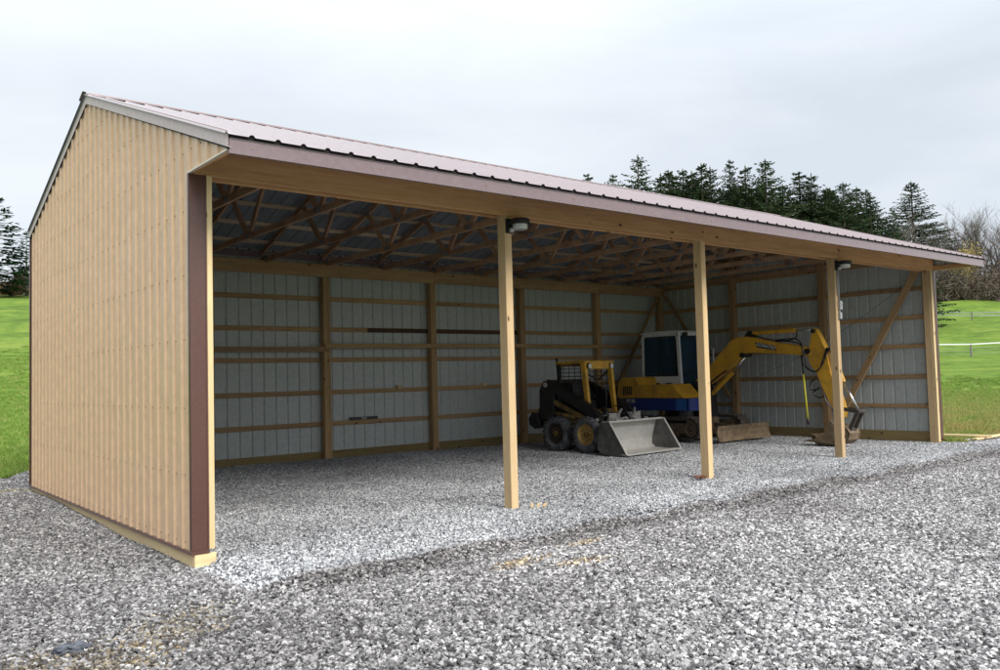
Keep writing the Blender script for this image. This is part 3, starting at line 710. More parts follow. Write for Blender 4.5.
# purlins flat on the trusses
for s in (0,1):
    y=EY+.22 if s==0 else RY+.16
    while (y<RY-.05 if s==0 else y<BY-.1):
        sl=SF if s==0 else -SR; z=roof_z(y)-.02-.0235
        up=Vector((0,-sl,1)).normalized()
        timber('purlin',(-.02,y,z),(LEN+.02,y,z),.088,.036,W_PURL,shed,up=up)
        y+=.60
# diagonal braces
timber('diagonal_brace',(LEN-.165,.22,3.46),(LEN-.165,2.20,.12),.036,.135,W_PINE,shed,up=(0,1,1.1),label='long diagonal brace from the front corner post down the far end wall')
timber('diagonal_brace',(LEN-.165,6.75,3.62),(LEN-.165,4.78,.9),.036,.088,W_PINE,shed,up=(0,1,1))
timber('diagonal_brace',(14.35,DEP-.166,3.46),(12.25,DEP-.166,.5),.088,.036,W_PINE,shed,up=(0,1,0))
# thin cable slung across the far end wall
mb=MB(); P0=Vector((LEN-.19,.45,3.17)); P1=Vector((LEN-.19,4.05,1.34)); pts=[P0.lerp(P1,k/14)+Vector((0,0,-.16*math.sin(math.pi*k/14))) for k in range(15)]
mb.tube(pts,.004,5); mb.build('cable',M_BLK,shed)

# ------------------------------------------------------------------ lights on the posts
def barn_light(x,label):
    r=empty('barn_light',(x,-.0,3.28),0,label,'outdoor light','barn lights on the front posts')
    mb=MB(); mb.box(-.045,.045,-.030,-.002,-.085,.085); mb.tube([(0,-.03,.03),(0,-.07,.045)],.028,12); mb.build('mount_plate',M_BLK,r,bevel=.004)
    mb=MB(); mb.blob((0.0,-.062,-.052),.032,(1,1,1.05),2,0.0); mb.build('motion_sensor',M_GALV,r,smooth=True)
    # dark cap over a clear cylindrical lens
    cx,cy=.085,-.115
    mb=MB(); prof=[(.0,.075),(.105,.075),(.118,.060),(.118,.010),(.0,.010)]
    n=20; vs=[];fs=[]
    for (r_,z_) in prof:
        for k in range(n): g=2*math.pi*k/n; vs.append((cx+r_*math.cos(g),cy+r_*math.sin(g),z_))
    for a in range(len(prof)-1):
        for k in range(n): fs.append((a*n+k,a*n+(k+1)%n,(a+1)*n+(k+1)%n,(a+1)*n+k))
    mb.add(vs,fs); mb.bar((0,-.04,.045),(cx,cy,.045),.03,.03); mb.build('lamp_cap',M_BLK,r,auto=40)
    mb=MB(); prof=[(.088,.012),(.090,-.035),(.080,-.050),(.0,-.052)]; vs=[];fs=[]
    for (r_,z_) in prof:
        for k in range(n): g=2*math.pi*k/n; vs.append((cx+r_*math.cos(g),cy+r_*math.sin(g),z_))
    for a in range(len(prof)-1):
        for k in range(n): fs.append((a*n+k,a*n+(k+1)%n,(a+1)*n+(k+1)%n,(a+1)*n+k))
    mb.add(vs,fs); mb.build('lens',M_LENS,r,auto=40)
    return r
M_LENS=paint('frosted_lens',(.62,.63,.60),.12,dirt=.15,dirtcol=(.35,.35,.33),coat=.6,dscale=9)
barn_light(FP[1],'black lamp with frosted lens atop the leftmost bare wooden front post')
barn_light(FP[3],'black lamp with frosted lens above the conduit on the post by the excavator bucket')
cd=empty('conduit_run',(FP[3],0,2.4),0,'thin grey conduit with switch boxes fixed on front post beside the excavator arm','conduit')
mb=MB(); mb.tube([(.028,-.018,.80),(.028,-.018,.27)],.012,8); mb.tube([(-.004,-.016,.80),(-.004,-.016,.36)],.008,6); mb.build('pipe',M_GREYP,cd,smooth=True)
mb=MB(); mb.box(-.005,.065,-.055,-.002,.12,.27); mb.build('switch_box',M_GALV,cd,bevel=.005)
mb=MB(); mb.box(.008,.058,-.060,-.055,.14,.25); mb.box(.026,.040,-.070,-.060,.18,.205); mb.build('cover_plate',M_GREYP,cd)
mb=MB(); mb.box(.0,.062,-.045,-.002,-.04,.075); mb.build('outlet_box',M_GREYP,cd,bevel=.005)
mb=MB(); mb.tube([(.03,-.018,.12),(.03,-.018,.07)],.010,8); mb.build('pipe_nipple',M_GREYP,cd)
# level resting on the low girt of the rear wall
lv=empty('spirit_level',(5.70,DEP-.02,.764+.0),0,'black spirit level lying on the low girt of the rear wall','spirit level')
mb=MB(); mb.box(-.31,.31,-.012,.012,0,.055); mb.build('level_body',M_BLK,lv,bevel=.003)
mb=MB(); mb.box(-.06,.06,-.015,.015,.014,.042); mb.build('vial_window',M_GREYP,lv)

# ------------------------------------------------------------------ skid steer loader
sk = empty('skid_steer_loader',(9.6485,3.0485,.035),R(4.06),'dirty yellow and black skid steer loader with its bucket down on the gravel','loader')
mb=MB(); mb.prism_x([(.92,.26),(2.25,.26),(2.50,.42),(2.45,.62),(1.3,.66),(.86,.60),(.84,.40)],-.44,.44,bev=.04); mb.build('chassis',M_OCH,sk)
mb=MB(); mb.prism_x([(1.75,.62),(1.80,1.10),(1.98,1.34),(2.16,1.40),(2.34,1.33),(2.47,1.02),(2.60,.78),(2.60,.60)],-.43,.43,bev=.06)
hd=mb.build('engine_hood',M_BLK,sk)
mb=MB()
for k in range(7): mb.box(-.445,-.43,1.95+.055*k,1.975+.055*k,.82,1.12)
mb.build('side_grille',M_RUB,hd)
mb=MB(); mb.prism_x([(2.42,.44),(2.60,.40),(2.74,.48),(2.76,.62),(2.66,.74),(2.50,.72)],-.56,.56,bev=.06); mb.build('counterweight',M_BLK,sk)
# side uprights and loader arms
for s in (-1,1):
    x0,x1=sorted((s*.46,s*.57))
    mb=MB(); mb.prism_x([(2.05,.60),(2.42,.58),(2.42,1.20),(2.30,1.38),(2.10,1.38),(2.0,1.1)],x0,x1,bev=.04); mb.build('upright',M_BLK,sk)
    x0,x1=sorted((s*.475,s*.60))
    mb=MB(); mb.prism_x([(2.30,1.20),(2.18,1.41),(1.95,1.34),(1.0,.87),(.80,.68),(.71,.48),(.70,.20),(.79,.18),(.86,.42),(1.0,.62),(1.25,.78),(2.0,1.14)],x0,x1,bev=.03)
    arm=mb.build('loader_arm',M_BLK,sk)
    for (xa,xb,yy_,zz_,rr_) in ((.605,.625,2.2,1.30,.05),(.60,.615,.745,.27,.035),(.60,.62,.86,.62,.035)):
        mb=MB(); mb.tube([(s*xa,yy_,zz_),(s*xb,yy_,zz_)],rr_,14); mb.build('pivot_pin',M_BUCK,arm)
    mb=MB(); mb.bar((s*.53,2.05,.96),(s*.53,1.02,.56),.06,.09); mb.build('lower_link',M_OCH,sk)
    mb=MB(); mb.tube([(s*.52,2.12,.74),(s*.52,1.50,.66)],.045,12); cyl=mb.build('lift_cylinder',M_OCH,sk,smooth=True)
    mb=MB(); mb.tube([(s*.52,1.50,.66),(s*.52,1.1,.615)],.022,10); mb.build('cylinder_rod',M_STEEL,cyl,smooth=True)
    mb=MB(); mb.tube([(s*.30,1.0,.84),(s*.30,.80,.66)],.05,12); cyl=mb.build('tilt_cylinder',M_BLK,sk,smooth=True)
    mb=MB(); mb.tube([(s*.30,.80,.66),(s*.30,.64,.50)],.024,10); mb.build('cylinder_rod',M_STEEL,cyl,smooth=True)
    x0,x1=sorted((s*.16,s*.48)); mb=MB(); mb.prism_x([(.715,.12),(.76,.12),(.72,.62),(.66,.74),(.665,.60)],x0,x1); mb.build('attachment_plate',M_CLAY,sk)
    mb=MB(); mb.bar((s*.24,.66,.68),(s*.20,.58,.82),.03,.04); mb.build('latch_lever',M_CLAY,sk)
mb=MB(); mb.tube([(-.55,.88,.68),(.55,.88,.68)],.06,12); mb.build('cross_tube',M_BLK,sk,smooth=True)
mb=MB()
for k in range(3): mb.tube([(.05+.05*k,.95,.86),(.08+.05*k,.78,.86-.02*k),(.06+.04*k,.66,.74),(.10+.04*k,.60,.60)],.012,6)
mb.build('hydraulic_hoses',M_BLK,sk)
# bucket
bk=MB(); prof=[(0,.012),(.30,.006),(.58,.02),(.66,.09),(.655,.22),(.60,.40),(.545,.565),(.40,.600),(.385,.575)]
th=.014
for i in range(len(prof)-1):
    (a,b),(c,d)=prof[i],prof[i+1]; dx,dz=c-a,d-b; l=math.hypot(dx,dz); nx_,nz_=dz/l*th,-dx/l*th
    bk.prism_x([(a,b),(c,d),(c+nx_,d+nz_),(a+nx_,b+nz_)],-.835,.835)
bucket=bk.build('bucket',M_BUCK,sk)
for s in (-1,1):
    x0,x1=sorted((s*.825,s*.845)); mb=MB(); mb.prism_x([(-.01,.0),(.58,.002),(.675,.09),(.668,.23),(.56,.575),(.40,.61),(.36,.575)],x0,x1); mb.build('side_plate',M_BUCKO,bucket)
    x0,x1=sorted((s*.820,s*.856)); mb=MB(); mb.bar(((x0+x1)/2,.37,.60),((x0+x1)/2,-.012,.015),.036,.018,up=(0,1,1)); mb.build('side_edge',M_BUCK,bucket)
mb=MB(); mb.prism_x([(-.05,.0),(.10,.004),(.10,.022),(-.01,.022)],-.85,.85); mb.build('cutting_edge',M_BUCK,bucket)
mb=MB(); mb.prism_x([(.545,.570),(.66,.22),(.70,.24),(.62,.585)],-.83,.83); mb.build('bucket_back',M_BUCKO,bucket)
mb=MB(); mb.box(-.845,.845,.37,.56,.590,.604); mb.build('bucket_top',M_BUCK,bucket)
for k in range(9):
    x=-.62+.125*k+rnd.uniform(-.03,.03); mb=MB(); mb.blob((x,.50+rnd.uniform(-.05,.07),.62+rnd.uniform(0,.03)),rnd.uniform(.035,.07),(1.3,1,.7),1,.5,seed=k); mb.build('dirt_clod',M_CLAY,bucket)
# wheels
def wheel(x,y,s,rimmat,name='wheel'):
    w_=empty(name,(x,y,.335),0); w_.parent=sk
    mb=MB(); hw=.125
    prof=[(-hw*.8,.20),(-hw,.235),(-hw*1.02,.285),(-hw*.86,.322),(-hw*.4,.332),(0,.334),(hw*.4,.332),(hw*.86,.322),(hw*1.02,.285),(hw,.235),(hw*.8,.20)]
    mb.lathe_x(prof,0,0,0,32)
    for k in range(20):
        for sd in (-1,1):
            g=2*math.pi*(k+(.5 if sd>0 else 0))/20; 
            for (xa,xb,gg) in ((sd*.010,sd*.115,.12),):
                pts=[]
                for (xx,ang) in ((xa,g-.045),(xb,g-.045+gg),(xb,g+.045+gg),(xa,g+.045)):
                    for rr_ in (.325,.350): pts.append((xx,rr_*math.cos(ang),rr_*math.sin(ang)))
                mb.add(pts,[(0,2,4,6),(1,7,5,3),(0,1,3,2),(2,3,5,4),(4,5,7,6),(6,7,1,0)])
    mb.build('tyre',M_RUB,w_,auto=35)
    mb=MB(); a=s*.105
    mb.lathe_x([(a,.205),(a-s*.01,.195),(a-s*.075,.175),(a-s*.085,.10),(a-s*.05,.085),(a-s*.05,.0001)],0,0,0,28)
    rm=mb.build('rim',rimmat,w_,auto=30)
    mb=MB(); mb.tube([(a-s*.06,0,0),(a-s*.005,0,0)],.055,14)
    for k in range(8): g=2*math.pi*k/8; mb.tube([(a-s*.055,.105*math.cos(g),.105*math.sin(g)),(a-s*.03,.105*math.cos(g),.105*math.sin(g))],.012,6)
    mb.build('hub',M_OCH,rm,auto=40)
    return w_
M_DRIM=paint('dark_rim',(.05,.04,.035),.7,dirt=.5)
M_TANRIM=paint('pale_yellow_rim',(.60,.40,.13),.6,dirt=.6,dirtcol=(.28,.17,.07),dscale=6)
wheel(-.60,1.08,-1,M_TANRIM)['label']='front wheel with dusty yellow rim'
wheel(-.60,1.88,-1,M_DRIM)['label']='rear wheel with dark rim'
wheel(.60,1.08,1,M_TANRIM); wheel(.60,1.88,1,M_DRIM)
# cab
cb=empty('cab',(0,0,0)); cb.parent=sk
for s in (-1,1):
    mb=MB(); mb.prism_x([(1.20,.70),(1.27,.70),(1.40,1.72),(1.29,1.72)],*sorted((s*.36,s*.435))); mb.build('front_post',M_YEL2,cb)
    mb=MB(); mb.prism_x([(1.98,.95),(2.05,.95),(2.02,1.72),(1.95,1.72)],*sorted((s*.375,s*.435))); mb.build('rear_post',M_BLK,cb)
    mb=MB(); mb.prism_x([(1.29,.66),(1.95,.66),(1.98,.98),(1.62,1.06),(1.30,.90)],*sorted((s*.405,s*.425))); mb.build('side_panel',M_BLK,cb)
    mb=MB(); mb.prism_x([(1.30,1.655),(2.02,1.655),(2.02,1.72),(1.31,1.72)],*sorted((s*.38,s*.43))); mb.build('roof_rail',M_OCH,cb)
    mb=MB()
    for k in range(9): mb.box(*sorted((s*.405,s*.413)),1.34+.005*k,1.96,.99+.078*k,.998+.078*k)
    for k in range(4): mb.box(*sorted((s*.405,s*.413)),1.42+.15*k,1.43+.15*k,.96,1.66)
    mb.build('side_mesh',M_BLK,cb)
mb=MB(); mb.prism_x([(1.27,1.72),(2.06,1.71),(2.06,1.745),(1.98,1.765),(1.34,1.775),(1.27,1.755)],-.445,.445); mb.build('roof',M_YEL2,cb)
mb=MB(); mb.prism_x([(1.262,1.60),(1.30,1.60),(1.32,1.72),(1.262,1.72)],-.30,.30); mb.build('front_visor',M_YEL2,cb)
for s in (-1,1):
    mb=MB(); mb.tube([(s*.335,1.30,1.655),(s*.335,1.235,1.655)],[.04,.055],14); hl=mb.build('headlight',M_BLK,cb)
    mb=MB(); mb.tube([(s*.335,1.236,1.655),(s*.335,1.228,1.655)],.048,14); mb.build('lens',M_LAMPW,hl)
mb=MB(); mb.prism_x([(1.55,.75),(1.90,.75),(1.92,1.32),(1.84,1.35),(1.78,.98),(1.55,.96)],-.22,.22,bev=.05); mb.build('seat',M_BLK,cb)
mb=MB()
for s in (-1,1): mb.tube([(s*.26,1.36,.70),(s*.26,1.34,1.10),(s*.24,1.36,1.22)],.016,8)
mb.build('control_levers',M_BLK,cb)
mb=MB()
for k in range(9): mb.box(-.37,.37,2.0,2.008,1.0+.075*k,1.008+.075*k)
mb.build('rear_mesh',M_BLK,cb)
mb=MB(); mb.tube([(-.36,1.35,1.52),(.10,1.40,1.38),(.35,1.36,1.55)],.02,8); mb.build('lap_bar',M_BLK,cb,smooth=True)
mb=MB(); mb.box(-.36,.36,1.22,1.28,.66,.80); mb.build('front_step',M_OCH,cb)
mb=MB(); mb.tube([(-.40,2.03,1.40),(-.40,2.06,1.80)],.022,8); mb.tube([(-.40,2.06,1.80),(-.40,2.07,1.83)],.03,8); mb.build('exhaust_pipe',M_BLK,sk)

# ------------------------------------------------------------------ mini excavator
EX=(12.85,4.9,.03)
ex = empty('mini_excavator',EX,0,'yellow, blue and white tracked mini excavator parked in the end bay','excavator')
def P(mb,name,m,parent=None,**k):
    o=mb.build(name,m,parent or ex,**k)
    if parent is None: o.location=(-EX[0],-EX[1],0)
    return o
def stadium(y0,y1,z0,z1,n=9):
    r=(z1-z0)/2; zc=(z0+z1)/2; pts=[]
    for k in range(n): g=math.pi/2+math.pi*k/(n-1); pts.append((y0+r+r*math.cos(g),zc+r*math.sin(g)))
    for k in range(n): g=-math.pi/2+math.pi*k/(n-1); pts.append((y1-r+r*math.cos(g),zc+r*math.sin(g)))
    return pts
for (xa,xb) in ((11.93,12.27),(13.43,13.77)):
    outp=stadium(3.76,6.02,.03,.50,11); inn=stadium(3.81,5.97,.08,.45,11); n=len(outp)
    mb=MB(); v=[(x,*p) for x in (xa,xb) for p in outp]+[(x,*p) for x in (xa,xb) for p in inn]
    f=[]
    for i in range(n):
        j=(i+1)%n; f += [(i,n+i,n+j,j),(2*n+i,2*n+j,3*n+j,3*n+i),(i,j,2*n+j,2*n+i),(n+i,3*n+i,3*n+j,n+j)]
    mb.add(v,f)
    L=[0]; 
    for i in range(n): a=outp[i]; b=outp[(i+1)%n]; L.append(L[-1]+math.hypot(b[0]-a[0],b[1]-a[1]))
    K=44
    for k in range(K):
        s_=L[-1]*k/K; i=max(q for q in range(n) if L[q]<=s_); a=outp[i]; b=outp[(i+1)%n]; l=L[i+1]-L[i]
        if l<1e-6: continue
        u=(s_-L[i])/l; c=(a[0]+(b[0]-a[0])*u,a[1]+(b[1]-a[1])*u); t_=((b[0]-a[0])/l,(b[1]-a[1])/l); nn_=(t_[1],-t_[0])
        if (c[0]-4.89)*nn_[0]+(c[1]-.265)*nn_[1]<0: nn_=(-nn_[0],-nn_[1])
        h=.022
        mb.prism_x([(c[0]-t_[0]*h,c[1]-t_[1]*h),(c[0]+t_[0]*h,c[1]+t_[1]*h),(c[0]+t_[0]*h*.7+nn_[0]*.022,c[1]+t_[1]*h*.7+nn_[1]*.022),(c[0]-t_[0]*h*.7+nn_[0]*.022,c[1]-t_[1]*h*.7+nn_[1]*.022)],xa+.01,xb-.01)
    tr=P(mb,'track',M_TRK)
    mb=MB(); mb.prism_x(stadium(4.0,5.78,.16,.38,7),xa+.09,xb-.09); P(mb,'track_frame',M_DIRTM,tr)
    for (y,r) in ((4.03,.17),(5.75,.17)):
        mb=MB(); mb.lathe_x([(.05,r),(.05,r-.03),(.07,r-.05),(.07,.05),(.03,.04),(.03,.001)],xa,y,.265,20); mb.lathe_x([(.05,r),(.29,r)],xa,y,.265,20); P(mb,'idler_wheel',M_DIRTM,tr)
    for y in (4.45,4.88,5.32):
        mb=MB(); mb.tube([(xa+.05,y,.14),(xb-.05,y,.14)],.065,12); P(mb,'track_roller',M_DIRTM,tr)
mb=MB(); mb.box(12.27,13.43,4.35,5.45,.22,.46); P(mb,'undercarriage',M_DIRTM)
mb=MB(); mb.tube([(12.85,4.9,.46),(12.85,4.9,.66)],.42,28); P(mb,'slew_ring',M_BLK)
mb=MB(); mb.add([(x,y,z) for x in (11.98,13.84) for (y,z) in ((3.31,.02),(3.36,.14),(3.365,.24),(3.33,.345),(3.305,.345),(3.335,.24),(3.33,.14),(3.28,.02))],
   [tuple(range(8))[::-1],tuple(range(8,16))]+[(i,(i+1)%8,8+(i+1)%8,8+i) for i in range(8)])
bl=P(mb,'dozer_blade',M_DIRTM)
mb=MB(); mb.bar((12.35,3.36,.18),(12.45,4.5,.30),.08,.11); mb.bar((13.35,3.36,.18),(13.25,4.5,.30),.08,.11); P(mb,'blade_arm',M_DIRTM,bl)
# blue lower house
mb=MB(); poly=[(11.90,3.98),(11.98,3.88),(12.45,3.84),(12.50,4.40),(12.64,4.69),(13.55,4.69),(13.72,4.85),(13.80,5.1),(13.80,5.75)]
for k in range(9): g=R(-10+200*k/8); poly.append((12.85+.96*math.cos(g)*1.0,5.55+.60*math.sin(g)))
poly.append((11.90,5.6)); mb.prism_z(poly,.66,.925); bb=P(mb,'blue_base',M_BLUE,bevel=.012)
mb=MB(); mb.box(11.893,11.898,4.05,4.33,.67,.915); P(mb,'bright_patch',M_BLUEFADE,bb)
text_mesh('PC45',.115,M_TXT,bb,Matrix(((0,0,-1,11.892),(-1,0,0,5.62),(0,1,0,.862),(0,0,0,1))),'model_lettering')
# yellow covers right side
mb=MB(); mb.prism_x([(4.12,.928),(4.44,1.235),(4.90,1.235),(4.90,.928)],11.915,12.56); P(mb,'front_cover',M_YEL,bevel=.012)
mb=MB(); mb.prism_x([(4.908,.928),(4.908,1.228),(5.38,1.228),(5.38,.928)],11.92,12.56); P(mb,'side_cover',M_YEL,bevel=.012)
mb=MB(); mb.prism_x([(5.388,.928),(5.388,1.20),(5.52,1.405),(5.90,1.40),(6.06,1.25),(6.08,.928)],11.935,13.74); hd=P(mb,'engine_cover',M_YEL,bevel=.012)
mb=MB()
for k in range(5): mb.box(11.926,11.934,5.62+.06*k,5.65+.06*k,1.0,1.20)
P(mb,'cover_vents',M_BLK,hd)
mb=MB(); mb.tube([(12.2,4.75,1.23),(12.2,4.75,1.262)],.07,14); mb.tube([(12.25,5.1,1.23),(12.25,5.1,1.262)],.05,12); P(mb,'filler_caps',M_BLK)
# cab
cbx=empty('cab',(0,0,0)); cbx.parent=ex; cbx.location=(-EX[0],-EX[1],0)
X0,X1=12.60,13.56
def C(mb,name,m,parent=None,**k): return mb.build(name,m,parent or cbx,**k)
mb=MB()
for x in (X0,X1):
    xa,xb=sorted((x,x+(.06 if x==X0 else -.06)))
    mb.prism_x([(5.84,.93),(5.90,.93),(5.86,2.39),(5.80,2.39)],xa,xb)           # rear posts
    mb.prism_x([(4.70,.93),(4.79,.93),(4.85,2.39),(4.76,2.39)],xa,xb)           # front posts
mb.prism_x([(4.76,2.33),(5.86,2.33),(5.86,2.41),(4.78,2.41)],X0,X0+.06); mb.prism_x([(4.76,2.33),(5.86,2.33),(5.86,2.41),(4.78,2.41)],X1-.06,X1)
mb.box(X0,X1,4.765,4.82,2.33,2.40); mb.box(X0,X1,5.80,5.86,2.33,2.40)
C(mb,'cab_frame',M_WHITE,bevel=.008)
mb=MB(); mb.prism_x([(4.79,.93),(5.85,.93),(5.845,1.405),(4.80,1.405)],X0+.005,X0+.045); C(mb,'side_panel',M_WHITE)
mb=MB(); mb.prism_x([(4.79,.93),(5.85,.93),(5.845,1.25),(4.80,1.25)],X1-.045,X1-.005); C(mb,'side_panel',M_WHITE)
mb=MB(); mb.prism_x([(5.835,.93),(5.865,.93),(5.855,1.45),(5.83,1.45)],X0+.06,X1-.06); C(mb,'rear_panel',M_WHITE)
mb=MB(); mb.prism_x([(4.72,2.40),(5.90,2.395),(5.88,2.435),(5.6,2.455),(4.9,2.455),(4.73,2.43)],X0-.01,X1+.01); C(mb,'cab_roof',M_WHITE,bevel=.01)
def window(poly,x0,x1,label=None):
    mb=MB(); mb.prism_x(poly,x0,x1); o=C(mb,'window',M_GLASS)
    n=len(poly); c=(sum(p[0] for p in poly)/n,sum(p[1] for p in poly)/n); mf=MB()
    for i in range(n):
        a,b=poly[i],poly[(i+1)%n]; mf.bar(((x0+x1)/2,*a),((x0+x1)/2,*b),.028,.028,up=(1,0,0))
    mf.build('window_seal',M_BLK,o)
window([(4.865,1.43),(5.79,1.43),(5.775,2.31),(4.895,2.31)],X0+.020,X0+.028)
window([(4.865,1.28),(5.79,1.28),(5.775,2.31),(4.895,2.31)],X1-.028,X1-.020)
mb=MB(); mb.bar((X0+.024,5.33,1.43),(X0+.024,5.33,2.31),.02,.03); C(mb,'window_divider',M_BLK)
mb=MB(); mb.add([(X0+.07,4.745,.99),(X1-.07,4.745,.99),(X1-.07,4.80,2.31),(X0+.07,4.80,2.31),(X0+.07,4.752,.99),(X1-.07,4.752,.99),(X1-.07,4.807,2.31),(X0+.07,4.807,2.31)],[(0,1,2,3),(7,6,5,4),(0,4,5,1),(1,5,6,2),(2,6,7,3),(3,7,4,0)]); o=C(mb,'front_window',M_GLASS)
mf=MB(); mf.bar((X0+.07,4.748,.99),(X0+.07,4.803,2.31),.025,.025); mf.bar((X1-.07,4.748,.99),(X1-.07,4.803,2.31),.025,.025); mf.bar((X0+.07,4.803,2.31),(X1-.07,4.803,2.31),.025,.025); mf.bar((X0+.07,4.77,1.50),(X1-.07,4.77,1.50),.02,.03); mf.build('window_seal',M_BLK,o)
mb=MB(); mb.box(X0+.06,X1-.06,5.825,5.83,1.47,2.31); C(mb,'rear_window',M_GLASS)
mb=MB(); mb.prism_x([(5.15,.95),(5.60,.95),(5.66,1.85),(5.56,1.90),(5.45,1.40),(5.15,1.36)],12.85,13.35,bev=.05); C(mb,'seat',M_BLK)
mb=MB(); mb.box(12.68,12.84,4.95,5.5,.95,1.48); mb.box(13.36,13.48,4.95,5.5,.95,1.45); mb.tube([(12.76,5.0,1.46),(12.76,4.96,1.72)],.018,8); mb.tube([(13.42,5.0,1.44),(13.42,4.96,1.70)],.018,8); mb.blob((12.76,4.955,1.74),.035,sub=1,amp=0); mb.blob((13.42,4.955,1.72),.035,sub=1,amp=0); C(mb,'control_console',M_BLK)
mb=MB(); mb.tube([(13.0,4.92,.95),(13.0,4.90,1.55)],.02,8); mb.tube([(13.15,4.92,.95),(13.15,4.90,1.55)],.02,8); C(mb,'travel_levers',M_BLK)
mb=MB(); mb.tube([(13.55,4.70,1.62),(13.53,4.52,1.66),(13.52,4.50,2.02),(13.55,4.74,2.08)],.018,8); P(mb,'grab_rail',M_WHITE,smooth=True)
mb=MB(); mb.tube([(12.75,4.74,2.36),(12.75,4.66,2.35)],[.045,.06],12); P(mb,'work_light',M_BLK)
# swing post, boom and arm
mb=MB(); mb.prism_x([(4.02,.50),(4.46,.50),(4.52,.95),(4.45,1.28),(4.25,1.30),(4.05,1.0)],12.72,12.98,bev=.04); P(mb,'swing_post',M_BLK)
bx0,bx1=12.745,12.955
BOOM=[(4.44,1.30),(4.28,1.38),(4.10,1.55),(3.67,1.965),(3.50,2.12),(3.33,2.20),(3.05,2.215),(2.38,2.06),(1.88,1.975),(1.70,1.93),(1.60,1.86),(1.61,1.78),(1.72,1.745),(1.89,1.785),(2.99,1.875),(3.13,1.855),(3.41,1.655),(4.12,1.205),(4.33,1.10),(4.45,1.16)]
mb=MB(); mb.prism_x(BOOM,bx0,bx1,bev=.012); bo=P(mb,'boom',M_YEL)
mb=MB(); mb.prism_x([(2.86,2.085),(2.40,1.99),(2.35,1.885),(2.81,1.965)],bx0-.004,bx0-.001); dc=mb.build('decal',M_BLK,bo)
ang=math.atan2(.10,.47)
ca,sa=math.cos(ang),math.sin(ang)
text_mesh('KOMATSU',.095,M_TXT,dc,Matrix(((0,0,-1,bx0-.006),(-ca,-sa,0,2.60),(-sa,ca,0,1.983),(0,0,0,1))),'lettering')
mb=MB(); mb.tube([(12.70,3.17,1.82),(13.0,3.17,1.82)],.055,14); mb.tube([(12.69,4.33,1.20),(13.01,4.33,1.20)],.06,14); mb.build('boom_pins',M_BLK,bo)
mb=MB(); mb.prism_x([(3.15,2.20),(2.93,2.20),(2.97,2.33),(3.06,2.33)],12.78,12.92); mb.build('cylinder_bracket',M_BLK,bo)
mb=MB(); mb.tube([(12.85,4.22,.88),(12.85,3.52,1.46)],.052,14); cyl=P(mb,'boom_cylinder',M_YEL,auto=40)
mb=MB(); mb.tube([(12.85,3.52,1.46),(12.85,3.17,1.80)],.026,10); mb.build('cylinder_rod',M_STEEL,cyl,smooth=True)
ARM=[(1.545,2.30),(1.47,2.27),(1.31,1.92),(1.25,1.65),(1.20,1.37),(1.02,.90),(.96,.66),(.98,.54),(1.06,.50),(1.13,.58),(1.22,.785),(1.41,1.16),(1.52,1.45),(1.61,1.54),(1.67,1.68),(1.66,1.83),(1.62,2.04)]
mb=MB(); mb.prism_x(ARM,12.775,12.925,bev=.012); ar=P(mb,'arm',M_YEL)
mb=MB(); 
for (y,z,r) in ((1.66,1.84,.06),(1.52,2.24,.04),(1.04,.57,.045),(1.22,1.86,.04)): mb.tube([(12.72,y,z),(12.98,y,z)],r,14)
mb.build('arm_pins',M_BLK,ar)
mb=MB(); mb.tube([(12.85,3.02,2.28),(12.85,1.98,2.285)],.048,14); cyl=P(mb,'arm_cylinder',M_YEL,auto=40)
mb=MB(); mb.tube([(12.85,1.98,2.285),(12.85,1.54,2.265)],.024,10); mb.build('cylinder_rod',M_STEEL,cyl,smooth=True)
mb=MB(); mb.tube([(12.85,1.22,1.90),(12.85,.985,1.22)],.045,14); cyl=P(mb,'bucket_cylinder',M_YEL,auto=40)
mb=MB(); mb.tube([(12.85,.985,1.22),(12.85,.70,.66)],.024,10); mb.build('cylinder_rod',M_STEEL,cyl,smooth=True)
mb=MB()
for x in (12.755,12.945): mb.bar((x,1.10,.72),(x,.66,.66),.025,.07); mb.bar((x,.68,.65),(x,.86,.30),.025,.07)
mb.tube([(12.73,.68,.655),(12.97,.68,.655)],.045,12); mb.tube([(12.73,.86,.31),(12.97,.86,.31)],.04,12)
P(mb,'bucket_link',M_GREASE)
# bucket: curved shell, side plates and teeth
prof=[(1.66,.075),(1.42,.015),(1.14,.0),(.96,.03),(.84,.12),(.80,.24),(.86,.34),(.98,.39),(1.10,.39)]
mb=MB(); th=.022
for i in range(len(prof)-1):
    (a,b),(c,d)=prof[i],prof[i+1]; l=math.hypot(c-a,d-b); nx_,nz_=-(d-b)/l*th,(c-a)/l*th
    mb.prism_x([(a,b),(c,d),(c-nx_,d-nz_),(a-nx_,b-nz_)],12.66,13.06)
for x in (12.66,13.035): mb.prism_x([(1.62,.085),(1.42,.02),(1.14,.004),(.96,.04),(.85,.13),(.81,.24),(.87,.33),(.98,.38),(1.12,.42),(1.20,.50),(1.22,.40),(1.32,.22)],x,x+.025)
ebk=P(mb,'digging_bucket',M_DIRTM)
mb=MB()
for k in range(4):
    x=12.67+.11*k; mb.prism_x([(1.60,.105),(1.80,.075),(1.80,.065),(1.60,.05)],x,x+.05)
mb.build('bucket_teeth',M_DIRTM,ebk)
mb=MB(); mb.blob((12.85,1.38,.12),.20,(.9,1.5,.6),2,.4,seed=4); mb.build('caked_mud',M_DIRTM,ebk)
